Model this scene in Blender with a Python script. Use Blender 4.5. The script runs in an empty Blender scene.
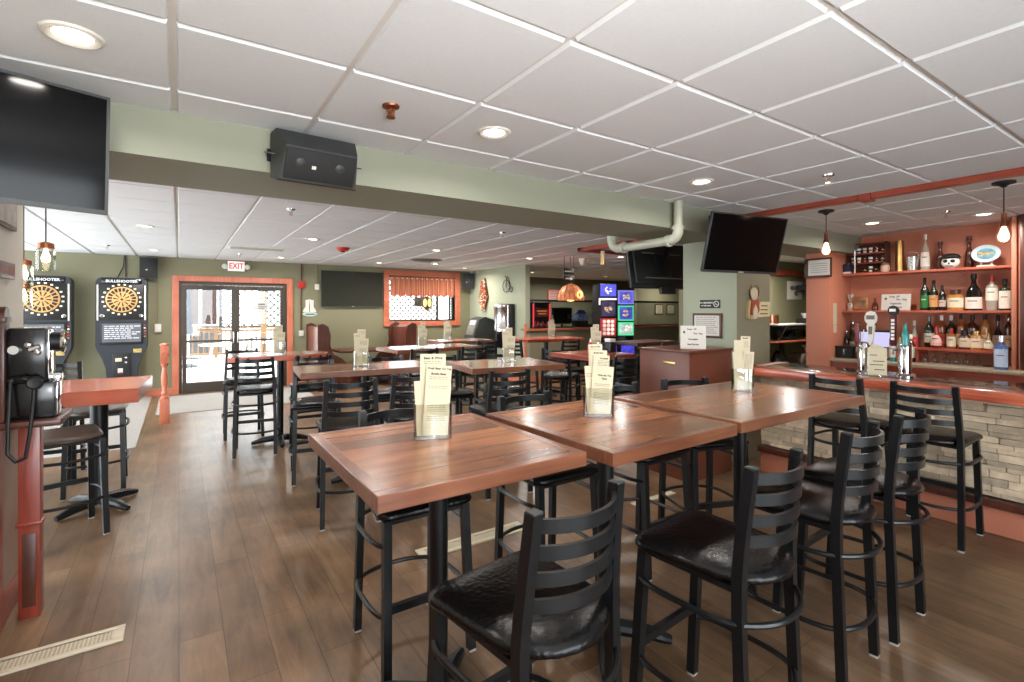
import bpy, bmesh, math, random
from mathutils import Matrix, Vector
random.seed(7)
C = bpy.context.scene.collection
PI = math.pi
def R(d): return math.radians(d)
# ------------------------------------------------------------------ materials
def lin(c):
    o = []
    for v in c[:3]:
        v /= 255.0
        o.append(v / 12.92 if v <= 0.04045 else ((v + 0.055) / 1.055) ** 2.4)
    return (o[0], o[1], o[2], 1.0)
def _new(name):
    m = bpy.data.materials.new(name); m.use_nodes = True
    nt = m.node_tree
    return m, nt, nt.nodes, nt.links, nt.nodes['Principled BSDF']
def mat(name, col, rough=0.5, metal=0.0, var=0.08, scale=6.0, stretch=(1, 1, 1), bump=0.0, bscale=40.0, island=0.0,
        spec=0.5, emit=0.0, trans=0.0, coat=0.0, ior=1.45):
    m, nt, N, L, b = _new(name)
    tc = N.new('ShaderNodeTexCoord'); mp = N.new('ShaderNodeMapping'); mp.inputs['Scale'].default_value = stretch
    L.new(tc.outputs['Object'], mp.inputs['Vector'])
    nz = N.new('ShaderNodeTexNoise'); nz.inputs['Scale'].default_value = scale; nz.inputs['Detail'].default_value = 5
    L.new(mp.outputs['Vector'], nz.inputs['Vector'])
    c = lin(col)
    mr = N.new('ShaderNodeMapRange'); mr.inputs['From Min'].default_value = 0.25; mr.inputs['From Max'].default_value = 0.75
    mr.inputs['To Min'].default_value = 1 - var; mr.inputs['To Max'].default_value = 1 + var
    L.new(nz.outputs['Fac'], mr.inputs['Value'])
    val = mr.outputs['Result']
    if island:
        g = N.new('ShaderNodeNewGeometry'); m2 = N.new('ShaderNodeMapRange')
        m2.inputs['To Min'].default_value = 1 - island; m2.inputs['To Max'].default_value = 1 + island
        L.new(g.outputs['Random Per Island'], m2.inputs['Value'])
        mu = N.new('ShaderNodeMath'); mu.operation = 'MULTIPLY'
        L.new(val, mu.inputs[0]); L.new(m2.outputs['Result'], mu.inputs[1]); val = mu.outputs[0]
    vm = N.new('ShaderNodeVectorMath'); vm.operation = 'SCALE'; vm.inputs[0].default_value = c[:3]
    L.new(val, vm.inputs['Scale'])
    L.new(vm.outputs['Vector'], b.inputs['Base Color'])
    b.inputs['Roughness'].default_value = rough; b.inputs['Metallic'].default_value = metal
    b.inputs['Specular IOR Level'].default_value = spec
    b.inputs['Transmission Weight'].default_value = trans; b.inputs['IOR'].default_value = ior
    b.inputs['Coat Weight'].default_value = coat
    if emit:
        L.new(vm.outputs['Vector'], b.inputs['Emission Color']); b.inputs['Emission Strength'].default_value = emit
    if bump:
        n2 = N.new('ShaderNodeTexNoise'); n2.inputs['Scale'].default_value = bscale; n2.inputs['Detail'].default_value = 3
        L.new(mp.outputs['Vector'], n2.inputs['Vector'])
        bp = N.new('ShaderNodeBump'); bp.inputs['Strength'].default_value = bump; bp.inputs['Distance'].default_value = 0.01
        L.new(n2.outputs['Fac'], bp.inputs['Height']); L.new(bp.outputs['Normal'], b.inputs['Normal'])
    return m
def wood(name, light, dark, axis=0, rough=0.35, island=0.15, scale=5.0, coat=0.0, grain=14.0):
    """grain runs along axis; islands (planks) take their own tone and grain offset"""
    m, nt, N, L, b = _new(name)
    tc = N.new('ShaderNodeTexCoord'); g = N.new('ShaderNodeNewGeometry')
    off = N.new('ShaderNodeVectorMath'); off.operation = 'SCALE'; off.inputs[0].default_value = (13.7, 7.1, 3.3)
    L.new(g.outputs['Random Per Island'], off.inputs['Scale'])
    ad = N.new('ShaderNodeVectorMath'); ad.operation = 'ADD'
    L.new(tc.outputs['Object'], ad.inputs[0]); L.new(off.outputs['Vector'], ad.inputs[1])
    mp = N.new('ShaderNodeMapping'); s = [grain, grain, grain]; s[axis] = grain * 0.07
    mp.inputs['Scale'].default_value = s
    L.new(ad.outputs['Vector'], mp.inputs['Vector'])
    nz = N.new('ShaderNodeTexNoise'); nz.inputs['Scale'].default_value = scale * 0.5; nz.inputs['Detail'].default_value = 6
    nz.inputs['Distortion'].default_value = 0.6
    L.new(mp.outputs['Vector'], nz.inputs['Vector'])
    n2 = N.new('ShaderNodeTexNoise'); n2.inputs['Scale'].default_value = 3.0; n2.inputs['Detail'].default_value = 3
    L.new(ad.outputs['Vector'], n2.inputs['Vector'])
    mx = N.new('ShaderNodeMath'); mx.operation = 'ADD'
    sc = N.new('ShaderNodeMath'); sc.operation = 'MULTIPLY'; sc.inputs[1].default_value = 0.7
    s3 = N.new('ShaderNodeMath'); s3.operation = 'MULTIPLY'; s3.inputs[1].default_value = 0.7; L.new(nz.outputs['Fac'], s3.inputs[0])
    L.new(n2.outputs['Fac'], sc.inputs[0]); L.new(s3.outputs[0], mx.inputs[0]); L.new(sc.outputs[0], mx.inputs[1])
    rp = N.new('ShaderNodeValToRGB'); rp.color_ramp.elements[0].position = 0.46; rp.color_ramp.elements[1].position = 0.92
    rp.color_ramp.elements[0].color = lin(dark); rp.color_ramp.elements[1].color = lin(light)
    L.new(mx.outputs[0], rp.inputs['Fac'])
    m2 = N.new('ShaderNodeMapRange'); m2.inputs['To Min'].default_value = 1 - island; m2.inputs['To Max'].default_value = 1 + island
    L.new(g.outputs['Random Per Island'], m2.inputs['Value'])
    vm = N.new('ShaderNodeVectorMath'); vm.operation = 'SCALE'
    L.new(rp.outputs['Color'], vm.inputs[0]); L.new(m2.outputs['Result'], vm.inputs['Scale'])
    L.new(vm.outputs['Vector'], b.inputs['Base Color'])
    b.inputs['Roughness'].default_value = rough; b.inputs['Coat Weight'].default_value = coat; b.inputs['Coat Roughness'].default_value = 0.12
    bp = N.new('ShaderNodeBump'); bp.inputs['Strength'].default_value = 0.08; bp.inputs['Distance'].default_value = 0.01
    L.new(nz.outputs['Fac'], bp.inputs['Height']); L.new(bp.outputs['Normal'], b.inputs['Normal'])
    return m
def glass(name, tint=(235, 240, 238), refl=0.12, rough=0.02):
    """thin clear sheet: passes light, mirrors a little"""
    m = bpy.data.materials.new(name); m.use_nodes = True; nt = m.node_tree; N = nt.nodes; L = nt.links
    N.remove(N['Principled BSDF'])
    t = N.new('ShaderNodeBsdfTransparent'); t.inputs['Color'].default_value = lin(tint)
    g = N.new('ShaderNodeBsdfGlossy'); g.inputs['Roughness'].default_value = rough
    lw = N.new('ShaderNodeLayerWeight'); lw.inputs['Blend'].default_value = 0.25
    mr = N.new('ShaderNodeMapRange'); mr.inputs['To Min'].default_value = refl * 0.35; mr.inputs['To Max'].default_value = min(1, refl * 4)
    L.new(lw.outputs['Fresnel'], mr.inputs['Value'])
    mx = N.new('ShaderNodeMixShader'); L.new(mr.outputs['Result'], mx.inputs['Fac']); L.new(t.outputs[0], mx.inputs[1]); L.new(g.outputs[0], mx.inputs[2])
    L.new(mx.outputs[0], N['Material Output'].inputs['Surface'])
    return m
def emitter(name, col, s):
    m = bpy.data.materials.new(name); m.use_nodes = True; nt = m.node_tree; N = nt.nodes; L = nt.links
    N.remove(N['Principled BSDF'])
    tc = N.new('ShaderNodeTexCoord'); nz = N.new('ShaderNodeTexNoise'); nz.inputs['Scale'].default_value = 3
    L.new(tc.outputs['Object'], nz.inputs['Vector'])
    mr = N.new('ShaderNodeMapRange'); mr.inputs['To Min'].default_value = s * 0.95; mr.inputs['To Max'].default_value = s * 1.05
    L.new(nz.outputs['Fac'], mr.inputs['Value'])
    e = N.new('ShaderNodeEmission'); e.inputs['Color'].default_value = lin(col); L.new(mr.outputs['Result'], e.inputs['Strength'])
    L.new(e.outputs[0], N['Material Output'].inputs['Surface'])
    return m
def floor_mat():
    m, nt, N, L, b = _new('plank_floor')
    tc = N.new('ShaderNodeTexCoord'); mp = N.new('ShaderNodeMapping'); mp.inputs['Rotation'].default_value = (0, 0, PI / 2)
    L.new(tc.outputs['Object'], mp.inputs['Vector'])
    br = N.new('ShaderNodeTexBrick'); br.offset = 0.37; br.inputs['Scale'].default_value = 1.0
    br.inputs['Brick Width'].default_value = 1.22; br.inputs['Row Height'].default_value = 0.185
    br.inputs['Mortar Size'].default_value = 0.0018; br.inputs['Mortar Smooth'].default_value = 0.3
    br.inputs['Color1'].default_value = lin((126, 99, 74)); br.inputs['Color2'].default_value = lin((107, 82, 60))
    br.inputs['Mortar'].default_value = lin((62, 47, 36))
    L.new(mp.outputs['Vector'], br.inputs['Vector'])
    m2 = N.new('ShaderNodeMapping'); m2.inputs['Scale'].default_value = (7, 0.9, 1); L.new(tc.outputs['Object'], m2.inputs['Vector'])
    nz = N.new('ShaderNodeTexNoise'); nz.inputs['Scale'].default_value = 2.2; nz.inputs['Detail'].default_value = 8; nz.inputs['Roughness'].default_value = 0.72
    nz.inputs['Distortion'].default_value = 0.8
    L.new(m2.outputs['Vector'], nz.inputs['Vector'])
    n3 = N.new('ShaderNodeTexNoise'); n3.inputs['Scale'].default_value = 2.4; n3.inputs['Detail'].default_value = 6
    L.new(tc.outputs['Object'], n3.inputs['Vector'])
    a = N.new('ShaderNodeMath'); a.operation = 'ADD'; L.new(nz.outputs['Fac'], a.inputs[0]); L.new(n3.outputs['Fac'], a.inputs[1])
    mr = N.new('ShaderNodeMapRange'); mr.inputs['From Min'].default_value = 0.65; mr.inputs['From Max'].default_value = 1.35
    mr.inputs['To Min'].default_value = 0.42; mr.inputs['To Max'].default_value = 1.5
    L.new(a.outputs[0], mr.inputs['Value'])
    vm = N.new('ShaderNodeVectorMath'); vm.operation = 'SCALE'
    L.new(br.outputs['Color'], vm.inputs[0]); L.new(mr.outputs['Result'], vm.inputs['Scale']); L.new(vm.outputs['Vector'], b.inputs['Base Color'])
    b.inputs['Roughness'].default_value = 0.32; b.inputs['Specular IOR Level'].default_value = 0.45
    bp = N.new('ShaderNodeBump'); bp.inputs['Strength'].default_value = 0.12; bp.inputs['Distance'].default_value = 0.01
    sb = N.new('ShaderNodeMath'); sb.operation = 'SUBTRACT'; L.new(nz.outputs['Fac'], sb.inputs[0]); L.new(br.outputs['Fac'], sb.inputs[1])
    L.new(sb.outputs[0], bp.inputs['Height']); L.new(bp.outputs['Normal'], b.inputs['Normal'])
    return m
M = {}
M['floor'] = floor_mat()
M['tile'] = mat('ceiling_tile', (222, 225, 227), 0.9, var=0.02, scale=60, bump=0.15, bscale=220)
M['grid'] = mat('ceiling_grid', (214, 210, 204), 0.6, var=0.02)
M['sage'] = mat('sage_paint', (158, 163, 141), 0.6, var=0.03, scale=2)
M['olive'] = mat('olive_paint', (127, 124, 97), 0.6, var=0.04, scale=2)
M['darkolive'] = mat('dark_olive_paint', (108, 106, 86), 0.6, var=0.05, scale=2)
M['beam'] = mat('sage_paint_shaded', (141, 143, 125), 0.6, var=0.03, scale=2)  # same sage paint, darkened to put the beam's shade into its colour
M['taupe'] = mat('taupe_paint_and_shade', (138, 131, 107), 0.6, var=0.03, scale=2)
M['cream'] = mat('cream_paint', (205, 199, 186), 0.6, var=0.03, scale=2)
M['orange_trim'] = wood('orange_stained_trim', (205, 122, 92), (174, 92, 66), 2, 0.35, 0.05)
M['orange_trim_x'] = wood('orange_stained_trim_across', (205, 122, 92), (174, 92, 66), 0, 0.35, 0.05)
M['orange_trim_y'] = wood('orange_stained_trim_along', (200, 112, 84), (158, 76, 54), 1, 0.35, 0.05)
M['orange_wall'] = mat('orange_stained_panel', (196, 124, 98), 0.5, var=0.07, scale=3, stretch=(1, 1, 0.4))
M['red_wood'] = wood('red_stained_wood', (176, 84, 62), (128, 48, 34), 1, 0.3, 0.06)
M['red_post'] = wood('red_stained_post', (154, 70, 52), (112, 42, 30), 2, 0.3, 0.06)
M['bar_rail'] = wood('oak_bar_rail', (206, 108, 78), (132, 54, 36), 1, 0.25, 0.05, 4.0, 0.4, 22)
M['table_plank'] = wood('table_planks', (150, 98, 66), (92, 52, 35), 0, 0.24, 0.5, 4.0, 0.1, 9)
M['table_rim'] = wood('table_rim_wood', (142, 90, 63), (102, 58, 41), 0, 0.28, 0.18, 5.0, 0.4)
M['table_red'] = wood('red_table_planks', (200, 104, 78), (168, 78, 56), 0, 0.25, 0.1, 4.0, 0.4)
M['far_plank'] = wood('far_table_planks', (150, 98, 70), (106, 62, 44), 0, 0.2, 0.25, 5.0, 0.6, 12)
M['black_metal'] = mat('black_powder_coat', (21, 23, 25), 0.34, var=0.1, scale=20, spec=0.45)
M['vinyl'] = mat('black_vinyl', (13, 13, 14), 0.26, var=0.15, scale=12, bump=0.3, bscale=60, spec=0.38)
M['vinyl_brown'] = mat('worn_brown_vinyl', (62, 50, 42), 0.4, var=0.2, scale=12, bump=0.25, bscale=50)
M['glide'] = mat('nylon_glide', (178, 176, 170), 0.5)
M['black'] = mat('black_plastic', (24, 25, 26), 0.45, var=0.1)
M['black_gloss'] = mat('black_gloss', (12, 12, 14), 0.2, var=0.1, spec=0.6)
M['screen'] = mat('dark_screen', (8, 8, 9), 0.1, var=0.1, spec=0.22)
M['screen_grey'] = mat('greyish_screen', (52, 53, 46), 0.12, var=0.05, spec=0.4)
M['charcoal'] = mat('charcoal_plastic', (52, 54, 54), 0.5, var=0.08)
M['grille'] = mat('speaker_grille', (32, 32, 32), 0.7, var=0.2, scale=120)
M['white'] = mat('white_enamel', (232, 230, 224), 0.45, var=0.02)
M['offwhite'] = mat('off_white_plastic', (214, 210, 200), 0.5, var=0.03)
M['paper'] = mat('cream_paper', (206, 195, 166), 0.7, var=0.02)
M['paper_w'] = mat('white_paper', (206, 201, 193), 0.7, var=0.02)
M['ink'] = mat('black_ink', (40, 38, 36), 0.7)
M['inkgrey'] = mat('grey_ink', (112, 106, 96), 0.7)
M['chrome'] = mat('chrome', (226, 226, 226), 0.08, 1.0, var=0.03)
M['steel'] = mat('brushed_steel', (205, 205, 205), 0.24, 1.0, var=0.05, stretch=(1, 1, 0.05), scale=40)
M['brass'] = mat('old_brass', (188, 150, 96), 0.3, 1.0, var=0.12)
M['copper'] = mat('aged_copper', (150, 92, 66), 0.35, 0.9, var=0.15)
M['bronze'] = mat('bronze_aluminium', (74, 66, 58), 0.4, 0.4, var=0.06)
M['pane'] = glass('window_glass', (240, 243, 242), 0.08)
M['acrylic'] = glass('clear_acrylic', (252, 253, 251), 0.22)
M['jar_glass'] = glass('jar_glass', (240, 240, 234), 0.14)
M['dark_wood'] = wood('dark_stained_wood', (96, 54, 40), (62, 32, 24), 2, 0.35, 0.08)
M['cab_wood'] = mat('brown_laminate', (102, 55, 39), 0.35, var=0.06, scale=3)
M['maroon'] = mat('maroon_vinyl', (100, 46, 40), 0.35, var=0.1)
M['carpet'] = mat('grey_carpet', (150, 145, 140), 0.95, var=0.12, scale=30, bump=0.3, bscale=300)
M['register'] = mat('beige_register', (206, 196, 172), 0.5, var=0.05, scale=30)
M['reg_dark'] = mat('register_slots', (178, 166, 142), 0.6, var=0.25, scale=160)
M['pipe'] = mat('sage_painted_pipe', (174, 176, 158), 0.45, var=0.04)
M['redplastic'] = mat('red_plastic', (176, 44, 40), 0.4)
M['stone'] = mat('ledger_stone', (204, 186, 160), 0.85, var=0.22, scale=14, bump=0.7, bscale=26, island=0.3)
M['stone_d'] = mat('stone_mortar', (104, 92, 76), 0.9, var=0.2)  # mortar showing in the joints between the stones
M['granite'] = mat('tan_granite', (168, 150, 126), 0.25, var=0.3, scale=90)
M['bar_dark'] = mat('dark_polished_top', (52, 42, 36), 0.12, var=0.2, scale=40, spec=0.6)
M['lens'] = emitter('lamp_lens', (255, 244, 224), 9.0)
M['bulb'] = emitter('warm_filament_bulb', (255, 228, 184), 9.0)
M['amberglow'] = emitter('amber_glass_lit', (255, 186, 96), 3.0)
M['greenglow'] = emitter('stained_glass_lit', (214, 222, 130), 1.6)
M['exit_red'] = emitter('exit_red', (214, 40, 40), 1.0)
M['exit_white'] = emitter('exit_white', (246, 226, 220), 1.0)
# ------------------------------------------------------------------ mesh builder
I4 = Matrix.Identity(4)
def TR(loc=(0, 0, 0), rz=0, rx=0, ry=0):
    return Matrix.Translation(loc) @ Matrix.Rotation(rz, 4, 'Z') @ Matrix.Rotation(ry, 4, 'Y') @ Matrix.Rotation(rx, 4, 'X')
class MB:
    def __init__(s): s.v = []; s.f = []; s.mi = []; s.cur = 0
    def add(s, vs, fs, mx=None):
        b = len(s.v)
        for p in vs:
            p = Vector(p)
            if mx is not None: p = mx @ p
            s.v.append(p)
        for f in fs: s.f.append(tuple(b + i for i in f)); s.mi.append(s.cur)
        return s
    def slot(s, i): s.cur = i; return s
    def box(s, c, d, bev=0.0, mx=None, seg=2):
        if bev <= 0:
            x, y, z = d[0] / 2, d[1] / 2, d[2] / 2
            vs = [(c[0] + i * x, c[1] + j * y, c[2] + k * z) for k in (-1, 1) for j in (-1, 1) for i in (-1, 1)]
            return s.add(vs, [(0, 2, 3, 1), (4, 5, 7, 6), (0, 1, 5, 4), (2, 6, 7, 3), (0, 4, 6, 2), (1, 3, 7, 5)], mx)
        bm = bmesh.new(); bmesh.ops.create_cube(bm, size=1.0)
        for v in bm.verts: v.co = Vector((v.co.x * d[0] + c[0], v.co.y * d[1] + c[1], v.co.z * d[2] + c[2]))
        bmesh.ops.bevel(bm, geom=list(bm.edges), offset=min(bev, 0.49 * min(d)), segments=seg, affect='EDGES', profile=0.5)
        bm.verts.index_update()
        s.add([v.co.copy() for v in bm.verts], [[v.index for v in f.verts] for f in bm.faces], mx); bm.free(); return s
    def b2(s, lo, hi, bev=0.0, mx=None):
        return s.box([(a + b) / 2 for a, b in zip(lo, hi)], [abs(b - a) for a, b in zip(lo, hi)], bev, mx)
    def bar(s, p, q, w, h, bev=0.0):
        p = Vector(p); q = Vector(q); d = q - p; L = d.length; z = d / L
        a = Vector((0, 0, 1)) if abs(z.z) < 0.95 else Vector((0, 1, 0))
        x = a.cross(z).normalized(); y = z.cross(x)
        mx = Matrix((x, y, z)).transposed().to_4x4(); mx.translation = (p + q) / 2
        return s.box((0, 0, 0), (w, h, L), bev, mx)
    def sweep(s, pts, w, h, mx=None):
        """rectangular section w (sideways, horizontal) x h (vertical-ish) swept along pts"""
        pts = [Vector(p) for p in pts]; vs = []; fs = []; n = len(pts)
        for i, p in enumerate(pts):
            t = (pts[min(i + 1, n - 1)] - pts[max(i - 1, 0)]).normalized()
            up = Vector((0, 0, 1)) if abs(t.z) < 0.9 else Vector((0, 1, 0))
            sd = t.cross(up).normalized(); u = sd.cross(t).normalized()
            for a, b in ((-1, -1), (1, -1), (1, 1), (-1, 1)): vs.append(p + sd * a * w / 2 + u * b * h / 2)
        for i in range(n - 1):
            for k in range(4): fs.append((4 * i + k, 4 * i + (k + 1) % 4, 4 * i + 4 + (k + 1) % 4, 4 * i + 4 + k))
        fs.append((3, 2, 1, 0)); e = 4 * (n - 1); fs.append((e, e + 1, e + 2, e + 3))
        return s.add(vs, fs, mx)
    def tube(s, pts, r, n=8, mx=None, caps=True):
        pts = [Vector(p) for p in pts]; vs = []; fs = []; m = len(pts); prev = None
        rr = r if isinstance(r, (list, tuple)) else [r] * m
        for i, p in enumerate(pts):
            t = (pts[min(i + 1, m - 1)] - pts[max(i - 1, 0)]).normalized()
            if prev is None:
                a = Vector((0, 0, 1)) if abs(t.z) < 0.9 else Vector((1, 0, 0)); x = a.cross(t).normalized()
            else:
                x = (prev - t * prev.dot(t)).normalized()
            prev = x; y = t.cross(x)
            for k in range(n):
                a = 2 * PI * k / n; vs.append(p + (x * math.cos(a) + y * math.sin(a)) * rr[i])
        for i in range(m - 1):
            for k in range(n): fs.append((i * n + k, i * n + (k + 1) % n, (i + 1) * n + (k + 1) % n, (i + 1) * n + k))
        if caps: fs.append(tuple(range(n - 1, -1, -1))); fs.append(tuple((m - 1) * n + k for k in range(n)))
        return s.add(vs, fs, mx)
    def lathe(s, prof, n=16, mx=None, sx=1.0, sy=1.0, a0=0.0, a1=2 * PI):
        full = abs(a1 - a0 - 2 * PI) < 1e-6; vs = []; fs = []; cols = n if full else n + 1
        for r, z in prof:
            for k in range(cols):
                a = a0 + (a1 - a0) * k / n; vs.append((r * math.cos(a) * sx, r * math.sin(a) * sy, z))
        for i in range(len(prof) - 1):
            for k in range(n):
                k2 = (k + 1) % cols if full else k + 1
                fs.append((i * cols + k, i * cols + k2, (i + 1) * cols + k2, (i + 1) * cols + k))
        return s.add(vs, fs, mx)
    def prism(s, poly, d, mx=None):
        """poly in local XY, extruded 0..d along local Z"""
        n = len(poly)
        vs = [(x, y, 0) for x, y in poly] + [(x, y, d) for x, y in poly]
        fs = [tuple(range(n - 1, -1, -1)), tuple(range(n, 2 * n))] + [(i, (i + 1) % n, n + (i + 1) % n, n + i) for i in range(n)]
        return s.add(vs, fs, mx)
    def ell(s, c, r, n=14, m=8, mx=None):
        prof = [(math.sin(PI * i / m), -math.cos(PI * i / m)) for i in range(m + 1)]
        k = Matrix.Translation(c) @ Matrix.Diagonal((r[0], r[1], r[2], 1))
        return s.lathe(prof, n, (mx @ k) if mx is not None else k)
    def quad(s, a, b, c, d, mx=None): return s.add([a, b, c, d], [(0, 1, 2, 3)], mx)
    def build(s, name, m, parent=None, smooth=35):
        me = bpy.data.meshes.new(name)
        me.from_pydata([tuple(v) for v in s.v], [], s.f)
        ms = m if isinstance(m, (list, tuple)) else [m]
        for x in ms: me.materials.append(M[x] if isinstance(x, str) else x)
        if len(ms) > 1:
            for p, i in zip(me.polygons, s.mi): p.material_index = i
        bm = bmesh.new(); bm.from_mesh(me); bmesh.ops.remove_doubles(bm, verts=bm.verts, dist=1e-6)
        bmesh.ops.recalc_face_normals(bm, faces=bm.faces); bm.to_mesh(me); bm.free()
        if smooth:
            for p in me.polygons: p.use_smooth = True
            me.set_sharp_from_angle(angle=R(smooth))
        o = bpy.data.objects.new(name, me); C.objects.link(o)
        if parent: o.parent = parent
        return o
def rrect(w, d, r, n=5):
    p = []
    for cx, cy, a in ((w / 2 - r, d / 2 - r, 0), (-w / 2 + r, d / 2 - r, 90), (-w / 2 + r, -d / 2 + r, 180), (w / 2 - r, -d / 2 + r, 270)):
        for i in range(n + 1):
            t = R(a + 90.0 * i / n); p.append((cx + r * math.cos(t), cy + r * math.sin(t)))
    return p
def thing(name, label, cat, loc=(0, 0, 0), rz=0.0, group=None):
    o = bpy.data.objects.new(name, None); o.empty_display_size = 0.05; C.objects.link(o)
    o.location = loc; o.rotation_euler = (0, 0, R(rz)); o['label'] = label; o['category'] = cat
    if group: o['group'] = group
    return o
def tag(o, label, cat, group=None, kind=None, loc=None, rz=None):
    o['label'] = label; o['category'] = cat
    if group: o['group'] = group
    if kind: o['kind'] = kind
    if loc is not None: o.location = loc
    if rz is not None: o.rotation_euler = (0, 0, R(rz))
    return o
def struct(name, mb, m, label=None, cat=None, smooth=0):
    o = mb.build(name, m, None, smooth); o['kind'] = 'structure'
    if label: o['label'] = label
    if cat: o['category'] = cat
    return o
KIDS = {}
def kids(o): return [c for c in bpy.data.objects if c.parent == o]
def copy_tree(o, parent=None, tree=None):
    c = o.copy(); C.objects.link(c)
    if parent: c.parent = parent
    for ch in (KIDS.get(o.name) or kids(o)): copy_tree(ch, c)
    return c
def dup(root, loc, rz, label, group=None):
    r = copy_tree(root); r.location = loc; r.rotation_euler = (0, 0, R(rz)); r['label'] = label
    if group: r['group'] = group
    return r
def text(s, size, m, parent, mx, name='lettering', bold=0.0, ext=0.0004, align='CENTER', sx=1.0):
    cu = bpy.data.curves.new('t', 'FONT'); cu.body = s; cu.size = size; cu.extrude = ext; cu.offset = bold
    cu.align_x = align; cu.align_y = 'CENTER'; cu.resolution_u = 2
    o = bpy.data.objects.new('t', cu); C.objects.link(o)
    bpy.context.view_layer.update()
    me = bpy.data.meshes.new_from_object(o.evaluated_get(bpy.context.evaluated_depsgraph_get()))
    bpy.data.objects.remove(o); bpy.data.curves.remove(cu)
    me.transform(mx @ Matrix.Diagonal((sx, 1, 1, 1))); me.name = name
    me.materials.clear(); me.materials.append(M[m] if isinstance(m, str) else m)
    o = bpy.data.objects.new(name, me); C.objects.link(o)
    if parent: o.parent = parent
    return o
FRONT = Matrix.Rotation(PI / 2, 4, 'X')            # text plane facing local -Y
def fr(x, y, z, rz=0.0): return Matrix.Translation((x, y, z)) @ Matrix.Rotation(rz, 4, 'Z') @ FRONT
# ------------------------------------------------------------------ camera (rectified wide lens, level, turned to the right of the door axis)
YAW = math.atan((512 - 179) / 501.0)
cam = bpy.data.cameras.new('camera'); cam.sensor_width = 36; cam.lens = 501 / 1024 * 36; cam.shift_y = -31 / 1024; cam.clip_start = 0.02; cam.clip_end = 200
co = bpy.data.objects.new('camera', cam); C.objects.link(co); co.location = (0, 0, 1.6); co.rotation_euler = (PI / 2, 0, -YAW)
bpy.context.scene.camera = co
# ------------------------------------------------------------------ the room
CH = 2.6
mb = MB(); mb.b2((-4, -3, -0.12), (14.5, 13.2, 0)); struct('floor', mb, 'floor')
# ceiling: lay-in tiles in a grid; the grid runs on lines found in the photograph, 0.61 m apart
mb = MB(); mb.slot(1).b2((-4, -3, CH + 0.012), (14.5, 13.2, CH + 0.08))
gx = [-0.02 + 0.615 * i for i in range(-7, 25)]
gyf = [0.8 - 0.635 * 6 + 0.64 * i for i in range(0, 10)]
gyf = [y for y in gyf if y > -3.1]
mb.slot(0)
W2 = 0.012
def tiles(xs, ys, gapy):
    for i in range(len(xs) - 1):
        for j in range(len(ys) - 1):
            x0, x1, y0, y1 = xs[i] + W2, xs[i + 1] - W2, ys[j] + gapy, ys[j + 1] - gapy
            if x1 < -3.9 or x0 > 14.3 or y0 > 13: continue
            b = 0.006; z0, z1 = CH - 0.004, CH + 0.012
            vs = [(x0, y0, z1), (x1, y0, z1), (x1, y1, z1), (x0, y1, z1), (x0 + b, y0 + b, z0), (x1 - b, y0 + b, z0), (x1 - b, y1 - b, z0), (x0 + b, y1 - b, z0)]
            mb.add(vs, [(4, 5, 6, 7), (0, 1, 5, 4), (1, 2, 6, 5), (2, 3, 7, 6), (3, 0, 4, 7)])
tiles(gx, [-3.05 + 0.0 * 0, -2.4, -1.76, -1.12, -0.48, 0.16, 0.8, 1.43, 2.1, 2.74, 3.38], W2)
tiles(gx, [3.38, 4.36, 4.98] + [4.98 + 0.615 * k for k in range(1, 15)], 0.006)
struct('ceiling', mb, ['tile', 'grid'])
# beam across the room and the column that carries it
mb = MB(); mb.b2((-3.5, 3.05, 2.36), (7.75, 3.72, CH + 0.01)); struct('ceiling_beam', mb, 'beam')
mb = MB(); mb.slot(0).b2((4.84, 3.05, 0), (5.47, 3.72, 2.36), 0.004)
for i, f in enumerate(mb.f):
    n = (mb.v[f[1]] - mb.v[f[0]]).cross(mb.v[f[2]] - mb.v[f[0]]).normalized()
    if abs(n.y) > 0.9: mb.mi[i] = 1  # shade on faces turned from the door light painted as a darker colour
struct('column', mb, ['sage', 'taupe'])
def wall_y(name, y0, y1, x0, x1, holes, m, z1=CH + 0.01):
    """wall in the X direction with rectangular holes (xa, xb, za, zb), left to right"""
    mb = MB(); x = x0
    for xa, xb, za, zb in holes:
        mb.b2((x, y0, 0), (xa, y1, z1))
        if za > 0: mb.b2((xa, y0, 0), (xb, y1, za))
        if zb < z1: mb.b2((xa, y0, zb), (xb, y1, z1))
        x = xb
    mb.b2((x, y0, 0), (x1, y1, z1)); return struct(name, mb, m)
wall_y('wall_back', 11.45, 11.6, -3.5, 6.42, [(0.0, 1.9, 0, 2.15), (4.12, 5.86, 1.33, 2.42)], 'olive')
mb = MB(); mb.b2((6.3, 8.95, 0), (6.42, 11.45, CH)); struct('wall_right', mb, 'sage')
mb = MB(); mb.b2((6.3, 11.6, 0), (6.42, 12.3, CH)); struct('wall_return', mb, 'darkolive')
mb = MB(); mb.b2((-3.65, 3.9, 0), (-3.5, 11.6, 0.35)); mb.b2((-3.65, 3.9, 2.45), (-3.5, 11.6, CH + 0.01))
for y in (3.9, 5.75, 7.6, 9.45, 11.4): mb.b2((-3.65, y, 0.35), (-3.5, y + 0.2, 2.45))  # unseen side; bays left open to let daylight in
struct('wall_left', mb, 'olive')
mb = MB(); mb.b2((-0.9, -3, 0), (-0.76, 4.03, CH + 0.01)); struct('wall_front_left', mb, 'cream')
mb = MB(); mb.b2((-3.5, 3.9, 0), (-0.9, 4.03, CH + 0.01)); struct('wall_divider', mb, 'olive')
mb = MB(); mb.b2((6.42, 12.3, 0), (14.0, 12.45, CH)); struct('wall_far', mb, 'darkolive')
mb = MB(); mb.b2((14.0, 5.0, 0), (14.15, 12.45, CH)); struct('wall_far_right', mb, 'olive')
mb = MB(); mb.b2((7.2, 5.5, 0), (14.1, 5.62, CH)); struct('wall_service', mb, 'olive')
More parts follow.
